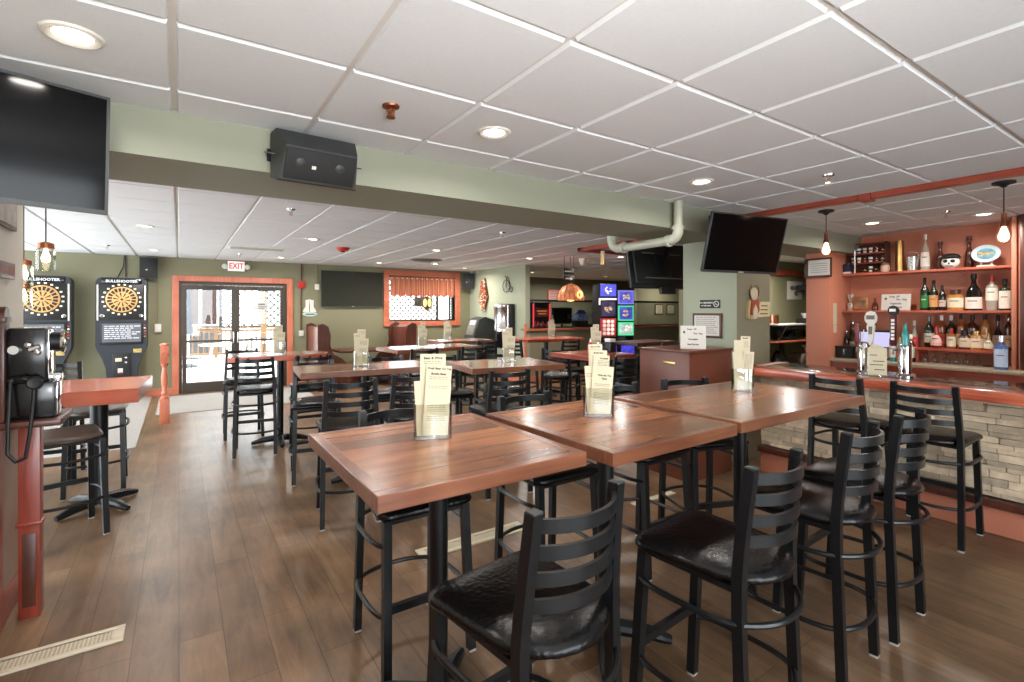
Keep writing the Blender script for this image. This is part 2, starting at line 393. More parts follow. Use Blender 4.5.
mb = MB(); mb.b2((7.76, -3, 0), (7.9, 3.46, CH + 0.01)); struct('wall_bar', mb, 'orange_wall')
mb = MB(); mb.b2((7.9, 3.34, 0), (14.15, 3.46, CH)); mb.b2((14.0, 3.46, 0), (14.15, 5.0, CH)); struct('wall_daylight_block', mb, 'olive')  # unseen walls added to keep daylight out of the service area
mb = MB(); mb.b2((6.42, 8.95, 0), (13.9, 9.07, 1.14)); struct('wall_low', mb, 'taupe')
# baseboards and trim
mb = MB(); mb.b2((-3.5, 11.42, 0), (-0.1, 11.45, 0.13), 0.004); mb.b2((2.0, 11.42, 0), (6.3, 11.45, 0.13), 0.004); struct('baseboard_back', mb, 'orange_trim_x')
mb = MB(); mb.b2((6.27, 8.95, 0), (6.3, 11.42, 0.13), 0.004); mb.b2((6.27, 8.92, 0), (13.9, 8.95, 0.14), 0.004); struct('baseboard_right', mb, 'orange_trim_x')
mb = MB(); mb.b2((-0.76, -3, 0), (-0.742, 4.03, 0.14), 0.004); struct('baseboard_left', mb, 'red_post')
mb = MB(); mb.b2((6.262, 8.9, 0.14), (6.3, 8.96, 1.3), 0.004); mb.b2((6.3, 8.88, 1.14), (13.9, 9.11, 1.19), 0.006); struct('trim_1', mb, 'orange_trim_x')
# wainscot on the near wall
mb = MB(); mb.b2((-0.76, -3, 0.14), (-0.748, 3.42, 1.0), 0.003); mb.b2((-0.76, 3.42, 0.0), (-0.735, 3.5, 1.0), 0.003); struct('trim_2', mb, 'red_post')
mb = MB(); mb.b2((-0.76, 3.5, 0.14), (-0.75, 4.03, 1.0), 0.003); struct('trim_8', mb, mat('taupe_wainscot', (150, 122, 108), 0.5))
mb = MB(); mb.b2((-0.9, -3.15, 0), (7.9, -3, 0.45)); mb.b2((-0.9, -3.15, 2.5), (7.9, -3, CH + 0.01))
for x in (-0.9, 1.25): mb.b2((x, -3.15, 0.45), (x + 0.2, -3, 2.5))
mb.b2((3.4, -3.15, 0.45), (7.9, -3, 2.5))
struct('wall_front', mb, 'olive')  # unseen behind the camera; openings and solid end shaped for light and reflections
# stained strips on the ceiling
mb = MB(); mb.b2((4.9, -3, CH - 0.05), (4.985, 3.05, CH), 0.008); mb.b2((4.885, 1.86, CH - 0.065), (5.0, 1.95, CH), 0.006); struct('trim_3', mb, 'red_wood')
mb = MB(); mb.b2((5.35, 3.72, CH - 0.06), (5.45, 6.15, CH), 0.008); mb.b2((5.35, 6.05, CH - 0.06), (7.6, 6.15, CH), 0.008); struct('trim_4', mb, 'red_wood')
mb = MB(); mb.b2((7.2, 5.44, 2.3), (12.0, 5.5, 2.42), 0.008); struct('trim_5', mb, 'red_wood')
# entrance: stained casing, bronze frame, two glazed leaves
mb = MB()
mb.b2((-0.11, 11.41, 0), (0.0, 11.61, 2.15), 0.004); mb.b2((1.9, 11.41, 0), (2.01, 11.61, 2.15), 0.004); mb.b2((-0.11, 11.41, 2.15), (2.01, 11.61, 2.26), 0.004)
struct('trim_6', mb, 'orange_trim')
mb = MB(); mb.b2((0, 11.48, 0), (0.05, 11.58, 2.15)); mb.b2((1.85, 11.48, 0), (1.9, 11.58, 2.15)); mb.b2((0.05, 11.48, 2.09), (1.85, 11.58, 2.15)); mb.b2((0, 11.47, 0), (1.9, 11.6, 0.012))
struct('trim_7', mb, 'bronze')
def leaf(name, x0, x1, hinge, sign):
    r = thing(name, 'x', 'door'); del r['category']; r['label'] = 'glazed bronze entrance door leaf ' + sign; r['kind'] = 'structure'
    f = MB(); y0, y1 = 11.5, 11.545; z0, z1 = 0.015, 2.085
    f.b2((x0, y0, z0), (x0 + 0.07, y1, z1), 0.003); f.b2((x1 - 0.07, y0, z0), (x1, y1, z1), 0.003)
    f.b2((x0 + 0.07, y0, z0), (x1 - 0.07, y1, 0.19), 0.003); f.b2((x0 + 0.07, y0, 2.0), (x1 - 0.07, y1, z1), 0.003)
    f.b2((x0 + 0.07, y0, 0.97), (x1 - 0.07, y1, 1.01), 0.003)
    f.build('door_frame', 'bronze', r, 0)
    g = MB(); g.b2((x0 + 0.07, 11.52, 0.19), (x1 - 0.07, 11.525, 0.97)); g.build('glass_pane', 'pane', r, 0)
    g = MB(); g.b2((x0 + 0.07, 11.52, 1.01), (x1 - 0.07, 11.525, 2.0)); g.build('glass_pane', 'pane', r, 0)
    mid = x0 + 0.32 if hinge < 0 else x1 - 0.5
    k = MB(); k.b2((mid, 11.44, 1.99), (mid + 0.3, 11.5, 2.05), 0.006); k.bar((mid + 0.02, 11.45, 2.06), (mid - 0.14 if hinge > 0 else mid + 0.3, 11.47, 2.075), 0.02, 0.01)
    k.build('door_closer', 'charcoal', r)
    h = MB(); xx = x1 - 0.035 if hinge < 0 else x0 + 0.035
    h.tube([(xx, 11.5, 0.92), (xx, 11.45, 0.95), (xx, 11.44, 1.05), (xx, 11.45, 1.15), (xx, 11.5, 1.18)], 0.011); h.build('pull_handle', 'steel', r)
    return r
leaf('door_1', 0.052, 0.949, -1, 'nearer the dart machines'); leaf('door_2', 0.951, 1.848, 1, 'nearer the wall TV')
# window with stained casing
mb = MB()
mb.b2((3.99, 11.4, 1.21), (4.12, 11.61, 2.54), 0.004); mb.b2((5.86, 11.4, 1.21), (5.99, 11.61, 2.54), 0.004)
mb.b2((4.12, 11.4, 2.42), (5.86, 11.61, 2.54), 0.004); mb.b2((4.12, 11.4, 1.21), (5.86, 11.61, 1.33), 0.004)
w = struct('window_1', mb, 'orange_trim_x', 'high window with red stained casing and a striped valance', None)
s = MB(); s.b2((4.12, 11.54, 1.33), (4.16, 11.58, 2.42)); s.b2((5.82, 11.54, 1.33), (5.86, 11.58, 2.42)); s.b2((4.16, 11.54, 1.33), (5.82, 11.58, 1.37)); s.b2((4.16, 11.54, 2.38), (5.82, 11.58, 2.42)); s.build('window_sash', 'bronze', w, 0)
s = MB(); s.b2((4.16, 11.556, 1.37), (5.82, 11.56, 2.38)); s.build('glass_pane', 'pane', w, 0)
# carpets by the door and the dart machines
mb = MB(); mb.prism([(-3.4, 7.25), (-0.42, 7.25), (-0.42, 11.41), (-3.4, 11.41)], 0.008); o = mb.build('carpet', 'carpet', None, 0); tag(o, 'grey carpet on the floor in front of the dart machines', 'carpet')
mb = MB(); mb.prism([(-0.3, 9.3), (2.1, 9.3), (2.1, 11.2), (-0.3, 11.2)], 0.008); o = mb.build('carpet', 'carpet', None, 0); tag(o, 'grey entrance mat on the floor inside the glass doors', 'mat')
# ------------------------------------------------------------------ outside
mb = MB(); mb.b2((-10, 11.6, -0.2), (20, 32, -0.05)); o = struct('deck_ground', mb, mat('pale_deck', (226, 222, 214), 0.7, island=0.05))
mb = MB(); mb.b2((-10, 32, -0.2), (20, 32.2, 3)); struct('wall_outside', mb, mat('pale_siding', (228, 226, 222), 0.8))
DW = mat('cedar_rail', (122, 90, 62), 0.6, var=0.1)
def railing(x0, x1, y, z0=-0.05, z1=1.0):
    r = thing('deck_railing', 'wooden deck railing with upright balusters outside the glass doors', 'railing', (x0, y, z0))
    L_ = x1 - x0; h = z1 - z0
    t = MB(); t.b2((0, -0.07, h - 0.05), (L_, 0.07, h), 0.005); t.build('top_rail', DW, r)
    t = MB(); t.b2((0, -0.03, h - 0.16), (L_, 0.03, h - 0.08), 0.004); t.b2((0, -0.03, 0.1), (L_, 0.03, 0.18), 0.004); t.build('stringer', DW, r)
    for i in range(int(L_ / 2.2) + 1):
        p = MB(); x = min(i * 2.2 + 0.06, L_ - 0.06); p.b2((x - 0.05, -0.05, 0), (x + 0.05, 0.05, h - 0.05)); p.build('post', DW, r, 0)
    for i in range(int(L_ / 0.16)):
        p = MB(); x = 0.14 + i * 0.16; p.b2((x - 0.02, -0.02, 0.18), (x + 0.02, 0.02, h - 0.16)); p.build('baluster', DW, r, 0)
railing(-1.2, 6.6, 20.0)
LW = mat('backlit_weathered_lattice', (40, 39, 37), 0.7, var=0.1)  # weathered wood, darkened so the lattice reads as backlit
def lattice(label, x0, x1, y, z0, z1, step=0.22, bw=0.042):
    r = thing('lattice_panel', label, 'lattice', (x0, y, 0)); w = x1 - x0; h = z1 - z0
    m_ = MB(); k = 0
    n = int((w + h) / step) + 1
    for dirn in (1, -1):
        for i in range(n):
            c = i * step
            pts = []
            if dirn > 0:
                a = (max(0, c - h), min(h, c)); b_ = (min(w, c), max(0, c - w))
            else:
                a = (max(0, w - c), max(0, c - w)); b_ = (min(w, w - c + h), min(h, c))
            if math.hypot(a[0] - b_[0], a[1] - b_[1]) < 0.06: continue
            off = 0.012 * dirn
            m_.bar((a[0], off, z0 + a[1]), (b_[0], off, z0 + b_[1]), 0.012, bw)
    m_.build('lattice', LW, r, 0)
    f = MB(); f.b2((-0.05, -0.03, z0 - 0.05), (w + 0.05, 0.03, z0)); f.b2((-0.05, -0.03, z1), (w + 0.05, 0.03, z1 + 0.05)); f.b2((-0.05, -0.03, z0), (0, 0.03, z1)); f.b2((w, -0.03, z0), (w + 0.05, 0.03, z1)); f.build('lattice_frame', LW, r, 0)
lattice('large diagonal lattice screen seen through the glass doors', 1.1, 4.6, 18.2, 1.1, 3.6)
lattice('lattice screen seen through the high window on the TV side', 4.75, 6.35, 13.6, 0.7, 3.0, 0.16, 0.03)
lattice('lattice screen seen through the high window on the speaker side', 7.1, 9.0, 14.2, 0.7, 3.0, 0.16, 0.03)
mb = MB(); mb.b2((-0.08, -0.08, 0), (0.08, 0.08, 3.5), 0.01); o = mb.build('deck_post', DW); tag(o, 'square wooden deck post between lattice bays outside the doors', 'post', loc=(2.28, 17.9, -0.05))
# neighbouring building, umbrella, tables on the deck
hb = thing('building', 'grey neighbouring building with a wide window beyond the deck', 'building', (-3.0, 22.5, -0.05))
mb = MB(); mb.b2((0, 0, 0), (4.4, 3, 4)); mb.build('wall', mat('grey_siding', (74, 72, 74), 0.8), hb, 0)
for x, ww in ((3.33, 0.3), (3.72, 0.5)):
    f = MB(); f.b2((x, -0.06, 1.1), (x + ww, 0.02, 2.6)); q = f.build('window', mat('russet_blind', (56, 34, 30), 0.4), hb, 0)
    f = MB(); 
    for a, b_ in (((x - 0.06, 1.04), (x, 2.66)), ((x + ww, 1.04), (x + ww + 0.06, 2.66)), ((x, 1.04), (x + ww, 1.1)), ((x, 2.6), (x + ww, 2.66))): f.b2((a[0], -0.1, a[1]), (b_[0], 0.02, b_[1]))
    f.build('window_trim', 'white', q, 0)
um = thing('patio_umbrella', 'closed blue patio umbrella standing outside the glass doors', 'umbrella', (0.22, 17.2, -0.05))
mb = MB(); mb.tube([(0, 0, 0.05), (0, 0, 2.75)], 0.025); mb.build('pole', 'offwhite', um)
mb = MB(); mb.lathe([(0.03, 2.7), (0.05, 2.4), (0.08, 1.7), (0.12, 1.05), (0.1, 0.95), (0.03, 1.0)], 10); mb.build('canopy', mat('blue_canvas', (9, 12, 34), 0.8), um)
mb = MB(); mb.lathe([(0, 0), (0.25, 0), (0.25, 0.05), (0.06, 0.1), (0, 0.1)], 16); mb.build('base', 'charcoal', um)
WP = mat('white_resin', (236, 236, 232), 0.5)
def patio(loc, label):
    t = thing('patio_table', label, 'table', loc, 0, 'white patio tables')
    a = MB(); a.lathe([(0, 0.70), (0.5, 0.70), (0.52, 0.715), (0.52, 0.73), (0, 0.73)], 24); a.build('tabletop', WP, t)
    for k in range(4):
        c = math.cos(PI / 4 + k * PI / 2); s_ = math.sin(PI / 4 + k * PI / 2)
        a = MB(); a.tube([(0.4 * c, 0.4 * s_, 0), (0.3 * c, 0.3 * s_, 0.7)], 0.02); a.build('leg', WP, t)
patio((0.95, 15.6, -0.05), 'round white patio table outside the door leaf by the umbrella')
patio((2.5, 15.9, -0.05), 'round white patio table outside the door leaf by the lattice')
def pchair(loc, rz, label):
    t = thing('patio_chair', label, 'chair', loc, rz, 'patio chairs')
    a = MB(); a.box((0, 0, 0.42), (0.48, 0.46, 0.03), 0.01); a.build('seat', 'charcoal', t)
    a = MB(); a.tube([(-0.22, -0.22, 0.43), (-0.22, -0.3, 0.9), (0, -0.33, 0.93), (0.22, -0.3, 0.9), (0.22, -0.22, 0.43)], 0.015)
    for x in (-0.11, 0, 0.11): a.tube([(x, -0.22, 0.44), (x, -0.32, 0.92)], 0.008, 6)
    a.build('backrest', 'charcoal', t)
    for x in (-0.22, 0.22):
        for y in (-0.21, 0.21):
            a = MB(); a.tube([(x, y, 0.42), (x * 1.08, y * 1.1, 0)], 0.012, 6); a.build('leg', 'charcoal', t)
pchair((0.2, 15.2, -0.05), 300, 'dark patio chair beside the table near the umbrella')
pchair((1.6, 15.0, -0.05), 20, 'dark patio chair between the two white patio tables')
pchair((3.1, 15.0, -0.05), 40, 'dark patio chair by the table in front of the lattice')
# ------------------------------------------------------------------ world, sun, exposure
w = bpy.data.worlds.new('World'); bpy.context.scene.world = w; w.use_nodes = True
bg = w.node_tree.nodes['Background']
tcw = w.node_tree.nodes.new('ShaderNodeTexCoord'); nw = w.node_tree.nodes.new('ShaderNodeTexNoise'); nw.inputs['Scale'].default_value = 2.0
rw = w.node_tree.nodes.new('ShaderNodeValToRGB'); rw.color_ramp.elements[0].color = (0.84, 0.92, 1.0, 1); rw.color_ramp.elements[1].color = (0.93, 0.97, 1.0, 1)
w.node_tree.links.new(tcw.outputs['Generated'], nw.inputs['Vector']); w.node_tree.links.new(nw.outputs['Fac'], rw.inputs['Fac']); w.node_tree.links.new(rw.outputs['Color'], bg.inputs['Color'])
bg.inputs['Strength'].default_value = 7.5
sl = bpy.data.lights.new('sun', 'SUN'); sl.energy = 1.5; sl.angle = R(1.0); sl.color = (1.0, 0.96, 0.9)
so = bpy.data.objects.new('sun', sl); C.objects.link(so); so.rotation_euler = (R(-35), R(-30), 0); so.location = (0, 20, 12)
sc = bpy.context.scene
sc.view_settings.view_transform = 'Standard'; sc.view_settings.look = 'None'; sc.view_settings.gamma = 1; sc.view_settings.use_curve_mapping = False
sc.view_settings.exposure = 0.6
sc.cycles.max_bounces = 8; sc.cycles.transparent_max_bounces = 16; sc.cycles.sample_clamp_indirect = 6; sc.cycles.use_denoising = True
# ------------------------------------------------------------------ recessed lights
LAMP_W = 8.5
def make_light():
    t = thing('recessed_ceiling_light', 'x', 'ceiling light', (0, 0, CH), 0, 'recessed ceiling lights')
    a = MB(); a.lathe([(0.058, -0.005), (0.062, -0.010), (0.08, -0.016), (0.09, -0.012), (0.094, -0.004)], 28); a.build('trim_ring', 'offwhite', t)
    a = MB(); a.lathe([(0.0, -0.0075), (0.058, -0.0075), (0.06, -0.0045)], 28); a.build('lens', 'lens', t)
    return t
l0 = make_light()
LIGHTS = [(-0.32, 2.39, 'above the TV hung in front of the beam'), (1.47, 2.39, 'between the black sprinkler and the beam'), (3.37, 2.42, 'above the sage pipe at the beam'),
          (6.6, 2.49, 'above the bar next to the rack of little glasses'), (6.95, 1.62, 'above the bar by the oval plate'),
          (-0.35, 4.7, 'just behind the beam by the hung TV'), (1.56, 4.75, 'just behind the beam beyond the black speaker'), (3.6, 4.72, 'just behind the beam near the sprinkler beside the pipe'),
          (-0.33, 7.35, 'over the walkway by the jar pendants'), (-0.35, 10.2, 'by the wall speaker over the dart machine'), (1.56, 7.4, 'near the red fire strobe'), (1.6, 10.3, 'by the exit sign'),
          (3.57, 7.64, 'over the middle of the tables'), (3.5, 10.3, 'in front of the wall TV'), (4.6, 9.9, 'beside the round vent before the window'), (5.63, 10.5, 'in front of the speaker beside the window'),
          (5.61, 7.84, 'before the wall with the iron bicycle'), (6.9, 6.7, 'near the white smoke detector'), (7.75, 10.7, 'beyond the end of the sage wall'), (10.6, 10.9, 'over the lit gaming cabinets'), (9.26, 4.8, 'in the service area behind the column'), (9.4, 11.2, 'added to brighten the counter behind the glass screen'), (12.4, 9.8, 'added to brighten the olive panel behind the glass screen')]  # last two fixtures unseen, added to brighten the room behind the screen
for i, (x, y, s) in enumerate(LIGHTS):
    lb = 'round recessed ceiling light ' + s
    if i == 0: l0.location = (x, y, CH); l0['label'] = lb
    else: dup(l0, (x, y, CH), 0, lb)
    la = bpy.data.lights.new('downlight', 'AREA'); la.shape = 'DISK'; la.size = 0.115; la.energy = LAMP_W * (4.0 if x == 9.26 else 2.4 if (x > 5 and y > 5) or y > 9 else 1.0); la.color = (1.0, 0.95, 0.88); la.spread = R(165)
    lo = bpy.data.objects.new('downlight', la); C.objects.link(lo); lo.location = (x, y, CH - 0.016)

# the photographer's flash, bounced off the ceiling ahead
fl = bpy.data.lights.new('bounce_flash', 'SPOT'); fl.energy = 150; fl.spot_size = R(140); fl.spot_blend = 1.0; fl.shadow_soft_size = 0.05; fl.color = (1.0, 0.985, 0.955)
fo = bpy.data.objects.new('bounce_flash', fl); C.objects.link(fo); fo.location = (0.2, -0.45, 1.62)
fo.rotation_euler = (Vector((0.55, 0.75, 2.6)) - fo.location).to_track_quat('-Z', 'Y').to_euler()
# ------------------------------------------------------------------ bar stools
def pad(mb, w_front, w_rear, d, z0, h, r=0.05, dome=0.008):
    def outline(k):
        p = []; hf = w_front / 2; y1 = d / 2; r_ = 0.06
        for i in range(6): a = R(90 * i / 5); p.append((hf - r_ + r_ * math.cos(a), y1 - r_ + r_ * math.sin(a)))
        p += [(-x, y) for x, y in reversed(p)]
        yc = -0.08; ry = 0.20; hr = w_rear / 2                      # rounded back edge
        for i in range(13): a = PI + PI * i / 12; p.append((hr * math.cos(a), yc + ry * math.sin(a)))
        return [(x * (1 - k / hf), y * (1 - k / y1)) for x, y in p]
    lv = [(0.016, z0), (0.002, z0 + 0.01), (0.0, z0 + h * 0.45), (0.006, z0 + h * 0.75), (0.026, z0 + h), (0.09, z0 + h + dome * 0.7)]
    vs = []; fs = []; n = len(outline(0))
    for k, z in lv: vs += [(x, y, z) for x, y in outline(k)]
    for i in range(len(lv) - 1):
        for k in range(n): fs.append((i * n + k, i * n + (k + 1) % n, (i + 1) * n + (k + 1) % n, (i + 1) * n + k))
    vs.append((0, 0, z0 + h + dome)); c = len(vs) - 1; b = (len(lv) - 1) * n
    fs += [(b + k, b + (k + 1) % n, c) for k in range(n)]; fs.append(tuple(range(n - 1, -1, -1)))
    mb.add(vs, fs); return mb
SH = 0.688
def arc(p, q, bow, n=10, pw=4):
    p = Vector(p); q = Vector(q); d = (q - p); o = d.cross(Vector((0, 0, 1))).normalized() * bow; out = []
    for i in range(n + 1):
        t = i / n; k = 1 - abs(2 * t - 1) ** pw; out.append(p + d * t + o * k)
    return out
def make_stool(name, label, cat, back=True, seat_m='vinyl'):
    t = thing(name, label, cat)
    pad(MB(), 0.46, 0.42, 0.44, SH, 0.045).build('seat', seat_m, t, 60)
    fr_ = MB()
    fr_.b2((-0.19, -0.185, SH - 0.022), (0.19, -0.160, SH - 0.001)); fr_.b2((-0.19, 0.16, SH - 0.022), (0.19, 0.185, SH - 0.001))
    fr_.b2((-0.19, -0.16, SH - 0.022), (-0.165, 0.16, SH - 0.001)); fr_.b2((0.165, -0.16, SH - 0.022), (0.19, 0.16, SH - 0.001)); fr_.build('seat_frame', 'black_metal', t)
    for sx in (-1, 1):
        l = MB(); l.sweep([(sx * 0.205, 0.215, 0.012), (sx * 0.19, 0.175, SH - 0.004)], 0.036, 0.036); o = l.build('front_leg', 'black_metal', t)
        g = MB(); g.box((sx * 0.205, 0.215, 0.0065), (0.034, 0.034, 0.013), 0.003); g.build('glide', 'glide', o)
    for sx in (-1, 1):
        l = MB()
        if back:
            pts = [(sx * 0.2, -0.222, 0.012), (sx * 0.196, -0.208, 0.35), (sx * 0.192, -0.198, 0.6), (sx * 0.19, -0.197, 0.72), (sx * 0.185, -0.202, 0.82), (sx * 0.177, -0.214, 0.95), (sx * 0.171, -0.229, 1.085)]
            l.sweep(pts, 0.034, 0.036)
        else: l.sweep([(sx * 0.2, -0.222, 0.012), (sx * 0.188, -0.175, SH - 0.004)], 0.036, 0.036)
        o = l.build('rear_leg', 'black_metal', t)
        g = MB(); g.box((sx * 0.2, -0.222, 0.0065), (0.034, 0.034, 0.013), 0.003); g.build('glide', 'glide', o)
        if back:
            g = MB(); g.box((sx * 0.171, -0.2295, 1.0885), (0.034, 0.036, 0.007), 0.002); g.build('post_cap', 'charcoal', o)
    if back:
        for z in (1.05, 0.98, 0.91, 0.84):
            yb = -0.199 - 0.031 * max(0, (z - 0.8) / 0.285); xb = 0.186 - 0.016 * (z - 0.82) / 0.265
            s = MB(); s.sweep(arc((-xb + 0.012, yb, z), (xb - 0.012, yb, z), 0.072, 16, 2.3), 0.012, 0.037); s.build('back_slat', 'black_metal', t)
    # side and rear braces bow outward, the footrest in front is straight
    for z, k in ((0.575, 0.035), (0.27, 0.035)):
        b = MB()
        b.tube(arc((0.197, -0.2, z), (0.197, 0.19, z), k), 0.011, 8); b.tube(arc((-0.197, 0.19, z), (-0.197, -0.2, z), k), 0.011, 8)
        b.tube(arc((-0.195, -0.204, z), (0.195, -0.204, z), 0.085 if z > 0.5 else 0.06, 16, 2.4), 0.011, 8)
        b.build('brace', 'black_metal', t)
    f = MB(); f.sweep([(-0.2, 0.2, 0.31), (0.2, 0.2, 0.31)], 0.024, 0.034); f.build('footrest', 'black_metal', t)
    return t
st = make_stool('ladder_back_stool', 'x', 'bar stool'); bs = make_stool('backless_stool', 'x', 'bar stool', False, 'vinyl_brown')
used = {}
def place(proto, x, y, rz, label, group):
    if proto.name not in used:
        used[proto.name] = 1; proto.location = (x, y, 0); proto.rotation_euler = (0, 0, R(rz)); proto['label'] = label; proto['group'] = group; return proto
    return dup(proto, (x, y, 0), rz, label, group)
G1 = 'bar stools at the joined front tables'
STOOLS = [
 (0.885, 1.275, 8, 'black stool pulled out before the front table with the printed menu, big vinyl seat showing', G1),
 (1.695, 1.165, 5, 'black stool with glossy seat before the gap between second and third joined tables', G1),
 (2.46, 1.205, 5, 'black ladder-back stool before the third joined table, second from the bar', G1),
 (3.04, 1.215, 3, 'black ladder-back stool at the bar-side end of the joined tables', G1),
 (0.94, 2.285, 180, 'black stool on the far side of the first joined table', G1),
 (1.755, 2.27, 180, 'black stool beyond the second joined table, back rail showing behind its edge', G1),
 (2.51, 2.235, 180, 'black stool across the tables, mostly hidden by the second menu holder', G1),
 (3.07, 2.19, 160, 'black stool across the third table, before the brown cabinet', G1),
 (4.46, 1.84, -92, 'black ladder-back stool facing the bar below the taller tap handles', 'stools at the bar'),
 (4.52, 1.32, -88, 'black ladder-back stool facing the bar before the bare stone front', 'stools at the bar'),
 (1.1, 3.97, -10, 'black stool whose back shows just behind the first joined table', 'stools at the tables in the back'),
 (1.62, 4.02, -8, 'black stool half hidden by the printed menu, at the plank table behind', 'stools at the tables in the back'),
 (1.10, 5.07, 172, 'black stool on the door side of the plank table, worn brown seat', 'stools at the tables in the back'),
 (1.88, 5.2, 170, 'black stool on the door side of the plank table below the wall TV', 'stools at the tables in the back'),
 (2.40, 3.82, -8, 'black stool before the second plank table with light between its slats', 'stools at the tables in the back'),
 (3.05, 4.87, 172, 'black stool across the second plank table toward the sage wall', 'stools at the tables in the back'),
 (2.42, 4.9, 175, 'black stool across the second plank table toward the kiosk', 'stools at the tables in the back'),
 (0.72, 6.3, -8, 'black stool before the round-ended table with daylight between its slats', 'stools at the round-ended table'),
 (0.68, 7.2, 178, 'black stool between the round-ended table and the glass doors', 'stools at the round-ended table'),
 (1.30, 6.22, -5, 'black stool at the round end of the table by the plank table', 'stools at the round-ended table'),
 (2.74, 6.42, -5, 'black stool at the narrow sunlit table behind the printed menu', 'stools at the tables in the back'),
 (3.5, 6.42, -6, 'black stool at the sunlit table on the kiosk side', 'stools at the tables in the back'),
 (4.3, 7.45, 0, 'black stool at the small table before the lit kiosk', 'stools at the tables in the back'),
 (5.02, 7.25, -75, 'black ladder-back stool standing side-on at the table under the amber lamp', 'stools under the amber lamp'),
 (5.62, 6.85, 0, 'black stool before the table under the amber lamp', 'stools under the amber lamp'),
 (6.25, 6.75, 5, 'black stool before the amber lamp table, closest to the gaming cabinets', 'stools under the amber lamp'),
 (4.35, 5.35, -55, 'black stool in the dark cluster behind the second plank table', 'stools by the condiment table'),
 (4.95, 5.7, 60, 'black stool in the dark cluster toward the gaming cabinets', 'stools by the condiment table'),
 (4.16, 4.16, -3, 'black stool with pale light between its slats, beside the brown cabinet', 'stools by the condiment table'),
 (6.35, 5.35, 0, 'black stool at the far small table over the brown cabinet', 'stools by the condiment table'),
 (6.95, 5.4, 0, 'black stool at the far small table next to the column', 'stools by the condiment table'),
 (-1.0, 6.3, 178, 'black stool behind the red box table before the dart machine', 'stools at the red table'),
]
for x, y, rz, lb, g in STOOLS: place(st, x, y, rz, lb, g)
place(bs, -0.69, 4.73, 18, 'backless stool with worn brown seat beside the old payphone ledge', 'stools at the red table')
place(bs, -0.62, 5.81, 3, 'backless stool tucked under the red box table', 'stools at the red table')
# ------------------------------------------------------------------ tables
def pub_table(label, cx, cy, rz, w, d, h=1.07, th=0.052, plank='table_plank', rim='table_rim', seed=1, rimw=0.042, round_end=False, group=None, col=0.038, feet=4, name='pub_table', fa=0):
    t = thing(name, label, 'table', (cx, cy, 0), rz, group)
    rnd = random.Random(seed)
    top = MB(); rm = MB(); z0, z1 = h - th, h
    if round_end:
        n = 14; P = [(-w / 2, -d / 2)] + [(w / 2 - d / 2 + d / 2 * math.sin(a), -d / 2 * math.cos(a)) for a in [PI * i / n for i in range(n + 1)]] + [(-w / 2, d / 2)]
        rm.prism(P, th, Matrix.Translation((0, 0, z0)))
        Q = [(x * 0.93 - 0.0, y * 0.88) for x, y in P]
        top.prism(Q, 0.004, Matrix.Translation((0, 0, z1)))
        top.build('tabletop', plank, t, 0); ro = rm.build('table_edge', 'table_red', t)
        for i in range(1, n, 2):
            a = PI * i / n; b = MB(); c = (w / 2 - d / 2 + (d / 2) * math.sin(a), -d / 2 * math.cos(a), z0 + th / 2); b.ell(c, (0.018, 0.018, 0.018), 10, 6); b.build('bolt_head', 'black_metal', ro)
        for x in (-0.1, -0.35, 0.15):
            b = MB(); b.ell((x, -d / 2, z0 + th / 2), (0.018, 0.018, 0.018), 10, 6); b.build('bolt_head', 'black_metal', ro)
    else:
        y = -d / 2 + rimw
        while y < d / 2 - rimw - 1e-4:
            pw = min(rnd.uniform(0.09, 0.16), d / 2 - rimw - y)
            if d / 2 - rimw - y - pw < 0.05: pw = d / 2 - rimw - y
            top.b2((-w / 2 + rimw, y + 0.0007, z0 + 0.01), (w / 2 - rimw, y + pw - 0.0007, z1 - 0.0015)); y += pw
        top.build('tabletop', plank, t, 0)
        rm.b2((-w / 2, -d / 2, z0), (w / 2, -d / 2 + rimw, z1), 0.003); rm.b2((-w / 2, d / 2 - rimw, z0), (w / 2, d / 2, z1), 0.003)
        rm.b2((-w / 2, -d / 2 + rimw, z0), (-w / 2 + rimw, d / 2 - rimw, z1), 0.003); rm.b2((w / 2 - rimw, -d / 2 + rimw, z0), (w / 2, d / 2 - rimw, z1), 0.003)
        rm.build('table_edge', rim, t, 0)
    p = MB(); p.lathe([(0.0, 0.05), (0.085, 0.05), (0.07, 0.085), (col, 0.11), (col, z0 - 0.02), (0.0, z0 - 0.02)], 16); p.b2((-0.16, -0.16, z0 - 0.02), (0.16, 0.16, z0 - 0.001), 0.004); p.build('column', 'black_metal', t)
    for k in range(feet):
        a = k * PI / 2 + R(fa)
        f = MB(); c, s_ = math.cos(a), math.sin(a); L_ = 0.31
        f.tube([(0.03 * c, 0.03 * s_, 0.062), (0.2 * c, 0.2 * s_, 0.05), (L_ * 0.9 * c, L_ * 0.9 * s_, 0.03), (L_ * c, L_ * s_, 0.025)], [0.04, 0.034, 0.026, 0.02], 10); f.build('base_foot', 'black_metal', t)
    return t
pub_table('square plank table with printed menu, first of three joined tables', 0.865, 1.835, 0.5, 0.80, 0.87, seed=3, fa=45)
pub_table('square plank table in the middle of three joined tables', 1.735, 1.785, 1.5, 0.82, 0.88, seed=8, fa=45)
pub_table('longest of the three joined plank tables, reaching toward the bar', 2.865, 1.785, 0, 1.32, 0.84, seed=5, fa=45)
pub_table('plank table with menu holder behind the first joined table', 1.47, 4.72, -5, 1.2, 0.66, plank='far_plank', seed=2)
pub_table('plank table with menu holder below the silver jukebox', 2.73, 4.25, -8, 0.98, 0.76, plank='far_plank', seed=4)
pub_table('sunlit long plank table beyond the printed menu', 3.05, 6.75, 4, 1.35, 0.72, plank='far_plank', seed=6)
